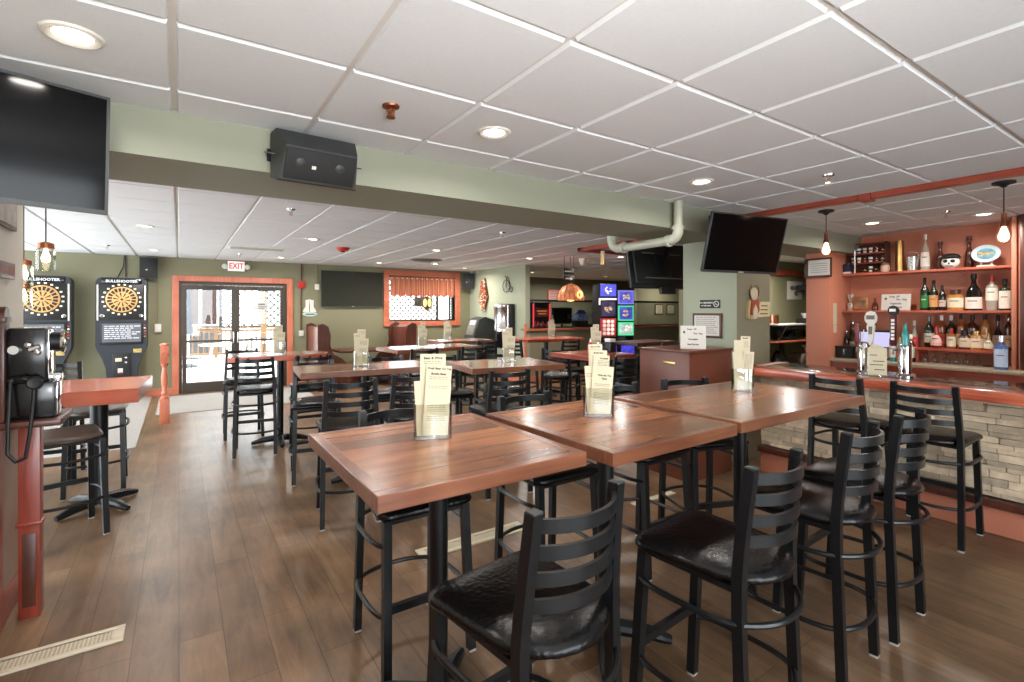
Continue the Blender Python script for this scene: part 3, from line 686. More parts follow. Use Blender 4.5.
pub_table('small sunlit table before the lit kiosk', 4.15, 7.95, 0, 1.0, 0.7, plank='far_plank', seed=7)
pub_table('round-ended bolted table before the glass doors', 1.02, 6.6, -5, 1.1, 0.66, round_end=True, plank='far_plank')
pub_table('dark plank table under the amber hanging lamp', 5.8, 7.55, -4, 1.25, 0.7, plank='table_red', rim='red_wood', seed=9)
pub_table('small red table with condiments beside the brown cabinet', 4.25, 4.6, 0, 0.75, 0.72, plank='table_red', rim='red_wood', seed=10)
pub_table('small brown table far behind the brown cabinet', 6.65, 5.9, 0, 1.0, 0.6, plank='dark_wood', rim='dark_wood', seed=11)
pub_table('thick red box-edged table between the payphone and the dart machines', -0.54, 5.24, -4, 0.62, 0.84, h=1.0, th=0.11, plank='table_red', rim='table_red', rimw=0.02, seed=12, col=0.06, fa=45)
# ------------------------------------------------------------------ menu holders and menu cards
def holder(label, x, y, z, rz, w=0.15, d=0.062, h=0.145, group='clear menu holders'):
    t = thing('menu_holder', label, 'menu holder', (x, y, z), rz, group)
    o = rrect(w, d, 0.025); i_ = rrect(w - 0.008, d - 0.008, 0.021); n = len(o); m_ = MB()
    lv = [(o, 0), (o, h), (i_, h), (i_, 0.010)]; vs = []
    for p, zz in lv: vs += [(a, b, zz) for a, b in p]
    fs = []
    for k in range(3):
        for j in range(n): fs.append((k * n + j, k * n + (j + 1) % n, (k + 1) * n + (j + 1) % n, (k + 1) * n + j))
    fs.append(tuple(range(n - 1, -1, -1))); fs.append(tuple(3 * n + j for j in range(n)))
    m_.add(vs, fs); m_.build('clear_cup', 'acrylic', t); return t
LINES = ['inkgrey']
def card(label, base, rz, dx, dy, tilt, w, h, lines, group, lean=0.0):
    """a stiff menu card standing in a holder; writing on its front face"""
    x = base[0] + dx * math.cos(R(rz)) - dy * math.sin(R(rz)); y = base[1] + dx * math.sin(R(rz)) + dy * math.cos(R(rz))
    t = thing('menu_card', label, 'menu', (x, y, base[2] + 0.0115 + abs(math.sin(R(tilt))) * w / 2), rz, group)
    rot = Matrix.Rotation(R(tilt), 4, 'Y') @ Matrix.Rotation(R(lean), 4, 'X')
    m_ = MB(); m_.b2((-w / 2, -0.0006, 0), (w / 2, 0.0006, h), 0, rot); m_.build('sheet', 'paper', t, 0)
    for s, size, zz, xx in lines:
        if s == '-':
            b = MB(); rnd = random.Random(int(zz * 1000) + int(h * 777))
            k = 0; z_ = zz
            while k < size:
                x0 = xx - w * 0.36; 
                while x0 < xx + w * 0.33:
                    L_ = rnd.uniform(0.006, 0.016); b.b2((x0, -0.0011, z_), (min(x0 + L_, xx + w * 0.36), -0.0007, z_ + 0.0022), 0, rot); x0 += L_ + 0.003
                z_ -= 0.0075; k += 1
            b.build('small_print', 'inkgrey', t, 0)
        else: text(s, size, 'ink', t, rot @ fr(xx, -0.0008, zz), 'heading', 0.00045)
    return t
TZ = 1.07
bx = (0.873, 1.905, TZ); rz = -20
holder('clear menu holder on the first joined table', *bx, rz, 0.155)
g = 'menu cards in the first holder'
card('tallest menu card at the back of the first holder', bx, rz, 0.0, 0.016, 0.5, 0.105, 0.335, [('Beer & Wine', 0.0145, 0.318, 0), ('-', 2, 0.303, 0)], g)
card('menu card in the first holder headed by three bold lines', bx, rz, 0.008, 0.004, 4, 0.105, 0.285, [('Draft Beer On Tap', 0.0125, 0.272, 0.002), ('Bottle Beer', 0.0135, 0.25, 0), ('-', 2, 0.236, 0), ('-', 5, 0.205, 0), ('Whiskey Of The', 0.0145, 0.165, 0.004), ('Month', 0.0145, 0.146, 0.004)], g)
card('menu card front of the first holder, bottom half printed small', bx, rz, 0.008, -0.010, 4, 0.105, 0.215, [('-', 4, 0.12, 0), ('-', 3, 0.075, 0), ('-', 2, 0.2, 0)], g)
card('shortest menu card leaning out on the first holder side', bx, rz, -0.019, 0.010, -3, 0.09, 0.225, [], g)
bx = (1.745, 1.845, TZ); rz = -32
holder('clear menu holder on the middle joined table', *bx, rz, 0.15, 0.07)
g = 'menu cards in the middle holder'
card('tallest back menu card of the middle holder', bx, rz, -0.006, 0.02, -1, 0.07, 0.345, [('Beer & Wine', 0.009, 0.333, 0), ('-', 2, 0.32, 0)], g)
card('menu card of the middle holder, second in height', bx, rz, 0.0, 0.010, 0.5, 0.085, 0.315, [('Bottle Beer', 0.0105, 0.303, 0), ('-', 12, 0.285, 0)], g)
card('menu card of the middle holder, third in height', bx, rz, 0.006, 0.0, 2, 0.08, 0.29, [('Cocktails', 0.011, 0.275, 0.012), ('-', 14, 0.262, 0.01)], g)
card('wide front menu card with round emblem in the middle holder', bx, rz, 0.004, -0.014, 4.5, 0.105, 0.235, [('Wine By The', 0.0125, 0.19, 0.008), ('Glass', 0.0125, 0.174, 0.008), ('-', 2, 0.145, 0), ('-', 8, 0.10, 0.0)], g)
card('narrow front menu card slanting out of the middle holder', bx, rz, -0.03, -0.006, -4, 0.05, 0.24, [('-', 3, 0.2, 0)], g)
bx = (3.08, 1.9, TZ); rz = -42
holder('clear menu holder on the longest joined table', *bx, rz, 0.135, 0.07)
g = 'menu cards in the holder toward the bar'
card('tallest menu card in the holder on the longest table', bx, rz, 0.012, 0.018, 2, 0.06, 0.345, [('Specials', 0.0105, 0.332, 0), ('-', 6, 0.31, 0)], g)
card('plain menu card second in height on the longest table', bx, rz, -0.016, 0.008, -1, 0.06, 0.32, [], g)
card('menu card with listed prices, front, on the longest table', bx, rz, 0.015, -0.012, 5, 0.065, 0.245, [('-', 18, 0.225, 0)], g)
card('plain front menu card leaning out on the longest table', bx, rz, -0.022, -0.014, -3.5, 0.06, 0.245, [], g)
FAR = [((1.43, 4.72), -18, 'plank table behind the first joined table'), ((2.83, 4.32), -30, 'plank table below the silver jukebox'), ((2.92, 6.72), -25, 'long sunlit table'),
       ((3.85, 7.8), -28, 'small table before the lit kiosk'), ((0.99, 6.5), -10, 'round-ended table'), ((5.85, 7.45), -38, 'table under the amber lamp'), ((4.42, 4.72), -40, 'red condiment table')]
for i, ((x, y), rz, s) in enumerate(FAR):
    b = (x, y, TZ + (0.004 if i == 4 else 0)); holder('clear menu holder on the ' + s, *b, rz, 0.14, 0.07)
    lb = 'cream menu card standing in the holder on the ' + s; g = 'menu cards on the ' + s
    card(lb, b, rz, 0.0, 0.018, 0.5, 0.075, 0.335, [('-', 4, 0.315, 0)], g); card(lb, b, rz, -0.018, 0.006, -3, 0.07, 0.3, [('-', 3, 0.28, 0)], g)
    card(lb, b, rz, 0.008, -0.012, 4, 0.09, 0.25, [('-', 5, 0.22, 0), ('-', 5, 0.15, 0)], g)
# ------------------------------------------------------------------ the bar
bar = thing('bar_counter', 'long bar with oak rail, dark polished top and ledger stone front', 'bar', (4.55, 0, 0))
Y0, Y1 = -0.8, 2.86
mb = MB()
mb.b2((0.0, Y0, 0.975), (0.2, Y1, 1.055), 0.012); mb.b2((0.0, Y1 - 0.12, 0.975), (0.74, Y1, 1.055), 0.012); mb.build('arm_rail', 'bar_rail', bar)
mb = MB(); mb.b2((0.19, Y0, 0.985), (0.74, Y1 - 0.11, 1.05), 0.004); mb.build('polished_top', 'bar_dark', bar)
mb = MB(); rnd = random.Random(4); mb.slot(1).b2((0.32, Y0, 0.26), (0.40, Y1 - 0.06, 0.975)); mb.slot(0)
z = 0.262
while z < 0.965:
    h = min(rnd.choice((0.035, 0.045, 0.055)), 0.973 - z); y = Y0
    while y < Y1 - 0.06:
        L_ = min(rnd.uniform(0.1, 0.34), Y1 - 0.06 - y); p = rnd.uniform(0.006, 0.026)
        mb.b2((0.32 - p, y + 0.0015, z + 0.001), (0.33, y + L_ - 0.0015, z + h - 0.001), 0.003); y += L_
    z += h
mb.build('stone_front', ['stone', 'stone_d'], bar, 0)
mb = MB(); mb.b2((0.3, Y0, 0.0), (0.34, Y1 - 0.06, 0.2), 0.003); mb.build('kick_board', 'orange_wall', bar)
mb = MB(); mb.b2((0.24, Y0, 0.2), (0.4, Y1 - 0.06, 0.255), 0.006); mb.build('foot_ledge', 'dark_wood', bar)
mb = MB(); mb.b2((0.40, Y0, 0.02), (0.7, Y1 - 0.06, 0.97)); mb.build('carcass', 'cab_wood', bar, 0)
# back bar
bb = thing('back_bar', 'orange stained back bar with shelves and a granite ledge', 'back bar', (7.1, 0, 0))
mb = MB(); mb.b2((0.0, 3.17, 0), (0.65, 3.46, CH - 0.003), 0.004); mb.build('side_pier', 'orange_wall', bb)
mb = MB(); mb.b2((0.26, 1.455, 0.97), (0.655, 1.495, CH - 0.003), 0.003); mb.build('side_panel', 'orange_wall', bb)
mb = MB(); mb.b2((0.2, 1.37, 0.97), (0.258, 1.42, CH - 0.003), 0.004); mb.build('corner_post', 'dark_wood', bb)
mb = MB(); mb.b2((0.635, 1.495, 0.97), (0.655, 3.17, CH - 0.003)); mb.build('back_panel', 'orange_wall', bb)
mb = MB(); mb.b2((0.26, -0.8, 0.97), (0.655, 1.44, CH - 0.003)); mb.build('side_cabinet', 'orange_wall', bb)
for z in (2.085, 1.595):
    mb = MB(); mb.b2((0.35, 1.495, z - 0.028), (0.635, 3.17, z), 0.003); mb.build('shelf', 'orange_trim_y', bb)
mb = MB(); mb.b2((0.02, -0.8, 0.93), (0.655, 3.17, 0.97), 0.005); mb.build('ledge', 'granite', bb)
mb = MB(); mb.b2((0.05, -0.8, 0.74), (0.655, 3.17, 0.93)); mb.build('apron', 'red_wood', bb, 0)
mb = MB(); mb.b2((0.12, -0.8, 0), (0.655, 3.17, 0.74)); mb.build('base_cabinet', 'dark_wood', bb, 0)
rs = thing('bottle_riser', 'red rail riser shelf carrying the front row of bottles', 'riser', (7.45, 0, 0.9706))
mb = MB(); mb.b2((-0.05, 1.6, 0.15), (0.27, 2.34, 0.18), 0.003); mb.build('shelf', 'red_wood', rs)
for y in (1.615, 2.325): mb = MB(); mb.b2((-0.04, y - 0.012, 0), (0.26, y + 0.012, 0.15)); mb.build('side', 'red_wood', rs, 0)
# ------------------------------------------------------------------ bottles
def bmat(name, col, rough=0.08): return mat(name, col, rough, var=0.1, spec=0.6, coat=0.5)
B = {'green': bmat('green_glass', (30, 96, 44)), 'dkgreen': bmat('dark_green_glass', (24, 40, 26)), 'brown': bmat('brown_glass', (84, 40, 26)), 'amber': bmat('amber_spirit', (150, 78, 34)),
     'black': bmat('black_glass', (16, 15, 15)), 'clear': mat('clear_bottle', (214, 206, 190), 0.06, var=0.1, trans=0.5, coat=0.4), 'blue': bmat('blue_glass', (70, 92, 150)), 'red': bmat('red_spirit', (140, 34, 34)), 'teal': bmat('teal_glass', (44, 140, 138)), 'honey': bmat('honey_spirit', (190, 128, 62))}
CAPC = {'black': 'black', 'red': 'redplastic', 'gold': 'brass', 'white': 'white', 'silver': 'chrome', 'brown': 'dark_wood', 'green': B['dkgreen']}
LABC = {}
def lab(col):
    if col not in LABC: LABC[col] = mat('bottle_label', col, 0.6, var=0.05, scale=40)
    return LABC[col]
SHAPES = {
 'wine': ([(0.0, 0), (0.96, 0), (1, 0.01), (1, 0.56), (0.94, 0.62), (0.62, 0.70), (0.40, 0.76), (0.34, 0.84), (0.34, 0.93)], 1, 1, 0.36, 0.93),
 'whisky': ([(0.0, 0), (0.96, 0), (1, 0.012), (1, 0.60), (0.95, 0.66), (0.66, 0.73), (0.36, 0.78), (0.32, 0.86), (0.32, 0.92)], 1, 1, 0.38, 0.92),
 'square': ([(0.0, 0), (0.97, 0), (1, 0.01), (1, 0.64), (0.92, 0.69), (0.4, 0.74), (0.34, 0.80), (0.34, 0.90)], 1, 0.75, 0.42, 0.90),
 'jug': ([(0.0, 0), (0.97, 0), (1, 0.02), (1, 0.68), (0.96, 0.74), (0.60, 0.80), (0.58, 0.86)], 1, 0.7, 0.64, 0.84),
 'taper': ([(0.0, 0), (0.97, 0), (1, 0.02), (0.97, 0.34), (0.80, 0.52), (0.68, 0.60), (0.36, 0.70), (0.26, 0.80), (0.26, 0.93)], 1, 0.8, 0.34, 0.92),
 'bulb': ([(0.0, 0), (0.6, 0), (0.9, 0.06), (1, 0.2), (0.92, 0.36), (0.6, 0.50), (0.3, 0.58), (0.27, 0.70), (0.27, 0.90)], 1, 0.8, 0.34, 0.9),
 'slim': ([(0.0, 0), (0.95, 0), (1, 0.01), (1, 0.42), (0.9, 0.5), (0.55, 0.62), (0.46, 0.72), (0.46, 0.86), (0.66, 0.88), (0.66, 0.92)], 1, 1, 0.6, 0.92)}
def bottle(label, x, y, z, h, w, shape, glassk, labcol, cap, group, l0=0.12, l1=0.5, rz=-90, cat='bottle', pour=False):
    t = thing('bottle', label, cat, (x, y, z), rz, group); P, sx, sy, capr, ct = SHAPES[shape]; r = w / 2
    a = MB(); a.lathe([(p * r, q * h) for p, q in P], 14, None, sx, sy); a.build('glass_body', B[glassk], t, 40)
    if labcol:
        def rad(q):
            for (r0, q0), (r1, q1) in zip(P, P[1:]):
                if q0 <= q <= q1 and q1 > q0: return r0 + (r1 - r0) * (q - q0) / (q1 - q0)
            return 1
        a = MB(); a.lathe([(rad(l0 + (l1 - l0) * k / 4) * r + 0.0012, (l0 + (l1 - l0) * k / 4) * h) for k in range(5)], 14, None, sx, sy, -PI * 0.95, -PI * 0.05); o = a.build('paper_label', lab(labcol), t, 40)
        b = MB(); zz = (l0 + (l1 - l0) * 0.62) * h
        b.lathe([(rad(l0 + 0.05) * r + 0.0018, zz), (rad(l0 + 0.05) * r + 0.0018, zz + 0.011)], 8, None, sx, sy, -PI * 0.68, -PI * 0.32); b.build('label_band', 'inkgrey' if sum(labcol) > 330 else 'paper', o, 40)
    a = MB(); rr = capr * r + 0.001
    if pour:
        a.lathe([(rr, ct * h - 0.02), (rr, ct * h), (rr * 0.5, ct * h + 0.006)], 10); a.tube([(0, 0, ct * h), (0, 0, ct * h + 0.02), (0.0, -0.012, ct * h + 0.05)], 0.004, 6)
    else: a.lathe([(0, ct * h - 0.03), (rr, ct * h - 0.03), (rr, h - 0.004), (rr * 0.8, h), (0, h)], 12)
    a.build('pourer' if pour else 'cap', CAPC['silver' if pour else cap], t, 40)
    return t
ZT, ZM, ZL, ZR = 2.0855, 1.5955, 0.9705, 1.1512
g = 'bottles on the top shelf'
bottle('tall clear bottle with white cap and long white label on the top shelf', 7.6, 2.305, ZT, 0.44, 0.092, 'taper', 'clear', (222, 214, 200), 'white', g, 0.1, 0.5)
bottle('slim brown flared-top bottle between white bottle and skull mask', 7.67, 2.18, ZT, 0.345, 0.078, 'slim', 'brown', None, 'brown', g)
bottle('taller slim brown bottle between skull mask and oval plate', 7.68, 1.915, ZT, 0.375, 0.078, 'slim', 'brown', None, 'brown', g)
g = 'bottles on the middle shelf'
bottle('green bottle with bright green label next to the soup sign', 7.6, 2.31, ZM, 0.40, 0.09, 'wine', 'dkgreen', (34, 112, 52), 'green', g, 0.08, 0.46)
bottle('dark bottle with orange oval label beside the green bottle', 7.6, 2.222, ZM, 0.365, 0.086, 'wine', 'dkgreen', (214, 150, 96), 'black', g, 0.12, 0.5)
bottle('short black bottle squeezed beside the orange-label bottle', 7.6, 2.14, ZM, 0.30, 0.07, 'wine', 'black', (196, 176, 160), 'black', g, 0.15, 0.4)
bottle('squat clear jug bottle with wide brown stopper and pale label', 7.6, 2.018, ZM, 0.245, 0.15, 'jug', 'honey', (226, 214, 186), 'brown', g, 0.14, 0.6)
bottle('big black tapering bottle with wide white label', 7.6, 1.856, ZM, 0.42, 0.155, 'taper', 'black', (232, 218, 204), 'black', g, 0.05, 0.36)
bottle('white-label bottle with red cap on the middle shelf', 7.6, 1.702, ZM, 0.395, 0.102, 'square', 'clear', (232, 222, 206), 'red', g, 0.28, 0.64)
bottle('white-label square bottle with dark cap at the shelf end', 7.6, 1.595, ZM, 0.35, 0.10, 'square', 'dkgreen', (232, 226, 210), 'black', g, 0.06, 0.62)
bottle('tiny dark cone bottle near the gold picture frame', 7.6, 2.836, ZM, 0.16, 0.075, 'taper', 'brown', None, 'brown', g)
g = 'bottles in the back row below the middle shelf'
bottle('tall dark green bottle with pale label starting the lower row', 7.6, 2.265, ZR + 0.001, 0.37, 0.10, 'wine', 'dkgreen', (206, 196, 176), 'green', g, 0.15, 0.45)
BR = [(2.165, 0.385, 0.084, 'whisky', 'amber', (196, 80, 70), 'white', 'amber bottle with white neck and red label in the lower back row'),
      (2.075, 0.385, 0.084, 'wine', 'dkgreen', (206, 210, 176), 'white', 'green bottle with white neck in the lower back row'),
      (1.985, 0.405, 0.082, 'whisky', 'amber', (206, 176, 140), 'black', 'slim amber bottle with black cap in the lower back row'),
      (1.882, 0.395, 0.108, 'whisky', 'brown', (226, 210, 186), 'black', 'round-shouldered brown bottle with white label in the lower back row'),
      (1.772, 0.40, 0.098, 'whisky', 'honey', (222, 196, 168), 'black', 'honey coloured bottle with long neck in the lower back row'),
      (1.664, 0.395, 0.098, 'bulb', 'black', (150, 130, 110), 'black', 'dark round-bellied bottle in the lower back row'),
      (1.577, 0.395, 0.07, 'whisky', 'brown', (180, 150, 120), 'silver', 'narrow bottle at the pier end of the lower back row')]
for y, h, w_, s, gk, lc, cp, lb in BR: bottle(lb, 7.66, y, ZR, h, w_, s, gk, lc, cp, g, 0.1, 0.42)
g = 'bottles in the front row on the red riser'
FRW = [(2.16, 0.255, 0.115, 'bulb', 'red', (226, 180, 170), 'red', 'squat red bottle on the red riser'), (2.02, 0.235, 0.082, 'whisky', 'amber', (230, 214, 186), 'red', 'small amber bottle with cream label on the red riser'),
       (1.905, 0.215, 0.10, 'jug', 'brown', (214, 190, 160), 'black', 'low brown flask on the red riser'), (1.80, 0.215, 0.112, 'jug', 'honey', (230, 206, 176), 'gold', 'low honey flask with gold cap on the red riser'),
       (1.70, 0.19, 0.085, 'bulb', 'honey', (226, 216, 190), 'gold', 'smallest rounded bottle on the red riser')]
for y, h, w_, s, gk, lc, cp, lb in FRW: bottle(lb, 7.47, y, ZR, h, w_, s, gk, lc, cp, g, 0.12, 0.6)
bottle('blue bottle with snowy label standing on the ledge before the riser', 7.24, 1.55, ZL, 0.36, 0.11, 'square', 'blue', (190, 204, 226), 'silver', 'bottles on the ledge', 0.08, 0.6)
g = 'bottles with pourers by the cash box'
for i, (x, y, h, lb) in enumerate([(7.66, 3.12, 0.50, 'tallest dark bottle with pourer behind the cash box'), (7.64, 3.03, 0.46, 'dark bottle with pourer behind the till screen edge'), (7.55, 3.07, 0.42, 'shorter dark bottle with pourer behind the cash box')]):
    bottle(lb, x, y, ZL, h, 0.08, 'wine', 'dkgreen', (150, 50, 44) if i == 1 else (190, 170, 150), 'black', g, 0.2, 0.5, pour=True)
bottle('tall bottle with white cap behind the dark tap handle', 7.62, 2.42, ZL, 0.50, 0.08, 'wine', 'clear', (206, 60, 60), 'white', 'bottles on the ledge', 0.3, 0.6)
for x_, y_, h_, gk_, lc_, lb_ in ((7.3, 2.535, 0.42, 'teal', (206, 206, 196), 'teal bottle standing behind the dark tap handle'), (7.52, 2.50, 0.44, 'green', (214, 196, 160), 'green bottle standing left of the red riser'.replace('left of', 'beside')), (7.3, 2.46, 0.30, 'clear', (214, 90, 80), 'short clear bottle with red label in front of the riser')):
    bottle(lb_, x_, y_, ZL, h_, 0.075, 'whisky', gk_, lc_, 'gold', 'bottles on the ledge', 0.12, 0.5)
for x_, y_, h_, lb_ in ((7.5, 2.98, 0.36, 'short dark pourer bottle next to the pen cup'), (7.5, 3.13, 0.38, 'dark pourer bottle in the corner by the pier')):
    bottle(lb_, x_, y_, ZL, h_, 0.07, 'wine', 'black', (120, 50, 44), 'black', g, 0.25, 0.45, pour=True)
bottle('brown bottle with pale label behind the second tap tower', 7.45, 2.40, ZL, 0.33, 0.085, 'whisky', 'brown', (226, 214, 190), 'white', 'bottles on the ledge', 0.15, 0.55)
# glasses hanging upside down below the riser
def stem_glass(x, y, lb):
    t = thing('stem_glass', lb, 'glass', (x, y, ZL), 0, 'upturned glasses under the red riser')
    a = MB(); a.lathe([(0.034, 0.0), (0.037, 0.03), (0.030, 0.062), (0.006, 0.075)], 12); a.build('bowl', 'jar_glass', t)
    a = MB(); a.lathe([(0.005, 0.075), (0.005, 0.115), (0.03, 0.118), (0.03, 0.121), (0, 0.121)], 12); a.build('stem', 'jar_glass', t)
for i, y in enumerate((2.27, 2.17, 2.06, 1.97, 1.885, 1.79)): stem_glass(7.46, y, 'upturned stem glass under the red riser shelf')
# ------------------------------------------------------------------ things on the shelves
t = thing('shot_glass_rack', 'three-tier wooden rack full of little glasses on the top shelf', 'rack', (7.58, 2.92, ZT + 0.0003))
mb = MB(); mb.b2((0.095, -0.22, 0), (0.105, 0.22, 0.40)); mb.build('back_board', 'dark_wood', t, 0)
for z in (0.0, 0.13, 0.255, 0.385): mb = MB(); mb.b2((-0.03, -0.22, z), (0.095, 0.22, z + 0.014), 0.002); mb.build('rack_shelf', 'red_wood', t)
for y in (-0.22, 0.21): mb = MB(); mb.b2((-0.03, y, 0.0), (0.095, y + 0.012, 0.4)); mb.build('rack_side', 'dark_wood', t, 0)
rnd = random.Random(3)
for r_, z in enumerate((0.0145, 0.1445, 0.2695)):
    for k in range(6):
        if r_ == 0 and k in (0, 1): continue
        q = thing('shot_glass', 'little shot glass on the wooden rack, %s tier' % ('lowest', 'middle', 'upper')[r_], 'glass', (7.6, 2.92 + 0.17 - k * 0.068, ZT + z), 0, 'shot glasses on the %s tier' % ('lowest', 'middle', 'upper')[r_])
        h = rnd.uniform(0.05, 0.075); a = MB(); a.lathe([(0.0, 0), (0.018, 0), (0.025, h), (0.0225, h), (0.016, 0.008), (0, 0.008)], 12); a.build('cup', rnd.choice(['jar_glass', 'jar_glass', 'chrome', 'white']), q)
        a = MB(); a.lathe([(0.0215, h * 0.35), (0.0235, h * 0.6)], 12); a.build('printed_band', rnd.choice(['redplastic', 'brass', 'black']), q)
t = thing('rolled_tube', 'silver tube leaning above the blue box on the top shelf', 'tube', (7.5, 3.03, ZT)); mb = MB(); mb.tube([(0, 0.0, 0.30), (0, 0.095, 0.44)], 0.022, 12); mb.tube([(0, 0.0, 0.0), (0, 0.0, 0.31)], 0.012, 8); mb.build('tube_body', 'steel', t)
t = thing('storage_box', 'dark blue box lying at the pier end of the top shelf', 'box', (7.495, 3.12, ZT)); mb = MB(); mb.b2((-0.025, -0.035, 0.025), (0.045, 0.04, 0.13), 0.003); mb.build('box_body', mat('navy_card', (40, 46, 70), 0.5), t); mb = MB(); mb.b2((-0.035, -0.04, 0), (0.05, 0.042, 0.025), 0.002); mb.build('box_tray', 'offwhite', t)
t = thing('souvenir_cup', 'small pale figure cup with green lid in front of the rack', 'ornament', (7.5, 2.686, ZT)); mb = MB(); mb.lathe([(0, 0), (0.04, 0), (0.052, 0.03), (0.048, 0.08), (0.03, 0.1)], 14); mb.build('cup_body', mat('pale_ceramic', (206, 170, 150), 0.4), t); mb = MB(); mb.lathe([(0.055, 0.095), (0.03, 0.115), (0, 0.13)], 14); mb.build('cup_lid', mat('olive_ceramic', (120, 130, 96), 0.4), t)
t = thing('shell_casing', 'tall brass cylinder standing on the top shelf', 'cylinder', (7.58, 2.56, ZT)); mb = MB(); mb.lathe([(0, 0), (0.05, 0), (0.05, 0.012), (0.045, 0.02), (0.045, 0.385), (0.04, 0.385), (0.04, 0.03), (0, 0.03)], 20); mb.build('tube_wall', 'brass', t)
t = thing('ice_bucket', 'steel bucket with handles beside the brass cylinder', 'bucket', (7.58, 2.425, ZT)); mb = MB(); mb.lathe([(0, 0), (0.05, 0), (0.068, 0.17), (0.075, 0.175), (0.07, 0.178), (0.062, 0.17), (0.045, 0.01), (0, 0.01)], 20); mb.build('pail', 'steel', t); mb = MB(); mb.tube([(0, -0.07, 0.16), (0, -0.05, 0.215), (0, 0, 0.235), (0, 0.05, 0.215), (0, 0.07, 0.16)], 0.005, 6); mb.build('handle', 'steel', t)
t = thing('skull_mask', 'white skull mask under a black hat on the top shelf', 'mask', (7.53, 2.046, ZT))
mb = MB(); mb.ell((0, 0, 0.075), (0.055, 0.085, 0.075), 18, 10); mb.build('skull', 'white', t)
mb = MB(); mb.ell((0.0, 0, 0.125), (0.07, 0.105, 0.016), 18, 6); mb.ell((0.012, 0, 0.135), (0.055, 0.088, 0.045), 16, 8); mb.build('hat', 'black', t)
for y in (-0.032, 0.032): mb = MB(); mb.ell((-0.046, y, 0.085), (0.014, 0.024, 0.020), 12, 6); mb.build('eye_socket', 'black', t)
mb = MB(); mb.ell((-0.054, 0, 0.058), (0.006, 0.010, 0.013), 8, 5); mb.build('nose_hole', 'black', t)
mb = MB(); mb.b2((-0.05, -0.035, 0.028), (-0.04, 0.035, 0.034)); mb.build('mouth_line', 'black', t, 0)
t = thing('oval_plate', 'pale blue oval plate with a painted lobster on a stand', 'plate', (7.56, 1.74, ZT))
MX = Matrix.Translation((0, 0, 0.145)) @ Matrix.Rotation(R(-90), 4, 'Z') @ Matrix.Rotation(R(80), 4, 'X')
mb = MB(); mb.lathe([(0, 0), (0.7, 0.006), (0.9, 0.014), (1.0, 0.022), (1.0, 0.012), (0.7, -0.006), (0, -0.008)], 32, MX @ Matrix.Diagonal((0.125, 0.1, 1, 1))); mb.build('plate_rim', mat('pale_blue_glaze', (196, 214, 218), 0.2), t)
mb = MB(); mb.lathe([(0, 0.0085), (0.72, 0.0085)], 28, MX @ Matrix.Diagonal((0.112, 0.088, 1, 1))); mb.build('painted_well', mat('sea_blue_glaze', (110, 158, 176), 0.25, var=0.5, scale=16), t)
mb = MB()
for (cx_, cy_, a, b_) in ((0, 0, 0.045, 0.014), (0.05, 0.01, 0.022, 0.012), (-0.05, 0.015, 0.02, 0.01), (-0.045, -0.02, 0.02, 0.009)): mb.lathe([(1, 0.009), (0.7, 0.0115), (0, 0.0125)], 14, MX @ Matrix.Translation((cx_, cy_, 0)) @ Matrix.Diagonal((a, b_, 1, 1)))
mb.build('painted_lobster', mat('ochre_glaze', (206, 170, 110), 0.3, var=0.3, scale=30), t)
mb = MB(); mb.b2((-0.05, -0.07, 0), (0.045, 0.07, 0.018), 0.004); mb.b2((0.0, -0.05, 0.018), (0.03, -0.035, 0.09)); mb.b2((0.0, 0.035, 0.018), (0.03, 0.05, 0.09)); mb.build('stand', 'offwhite', t)
t = thing('glass_figure', 'small stack of glassware at the pier end of the middle shelf', 'glassware', (7.6, 3.12, ZM)); mb = MB(); mb.lathe([(0, 0), (0.04, 0), (0.045, 0.09), (0.02, 0.1), (0.02, 0.13), (0.04, 0.16), (0.04, 0.215), (0, 0.215)], 14); mb.build('glass_body', B['clear'], t)
t = thing('photo_frame', 'small gold photo frame on the middle shelf', 'photo frame', (7.58, 3.0, ZM), 8); mb = MB(); mb.b2((-0.0, -0.085, 0.0), (0.014, 0.085, 0.17), 0.004); mb.build('gold_border', 'brass', t); mb = MB(); mb.b2((-0.0035, -0.066, 0.02), (0.001, 0.066, 0.15)); mb.build('photo', mat('faded_photo', (150, 110, 84), 0.4, var=0.7, scale=12), t)
def soup_sign(label, x, y, z, rz, w, h, lean=6):
    t = thing('soup_sign', label, 'sign', (x, y, z), rz, 'hand-lettered soup signs'); rot = Matrix.Rotation(R(-lean), 4, 'X')
    a = MB(); a.b2((-w / 2, -0.002, 0), (w / 2, 0.002, h), 0, rot); a.build('sheet', 'paper_w', t, 0)
    k = w / 0.37
    for s, dx, q, sz in (('Soup  Of', -0.02, 0.85, 0.036), ('The  Day', 0.07, 0.66, 0.036), ('Vegetable', 0.0, 0.41, 0.036), ('Beef Barley', 0.0, 0.19, 0.036)): text(s, sz * k, 'ink', t, rot @ fr(dx * k, -0.0026, q * h), 'heading', 0.0008)
    a = MB(); a.ell((-0.13 * k, -0.0026, 0.72 * h), (0.018 * k, 0.0006, 0.02 * k), 12, 6, rot); a.build('clover', mat('green_ink', (70, 100, 70), 0.7), t); return t
soup_sign('white hand-lettered soup sign on the middle shelf beside the green bottle', 7.55, 2.594, ZM + 0.001, -90, 0.31, 0.205)
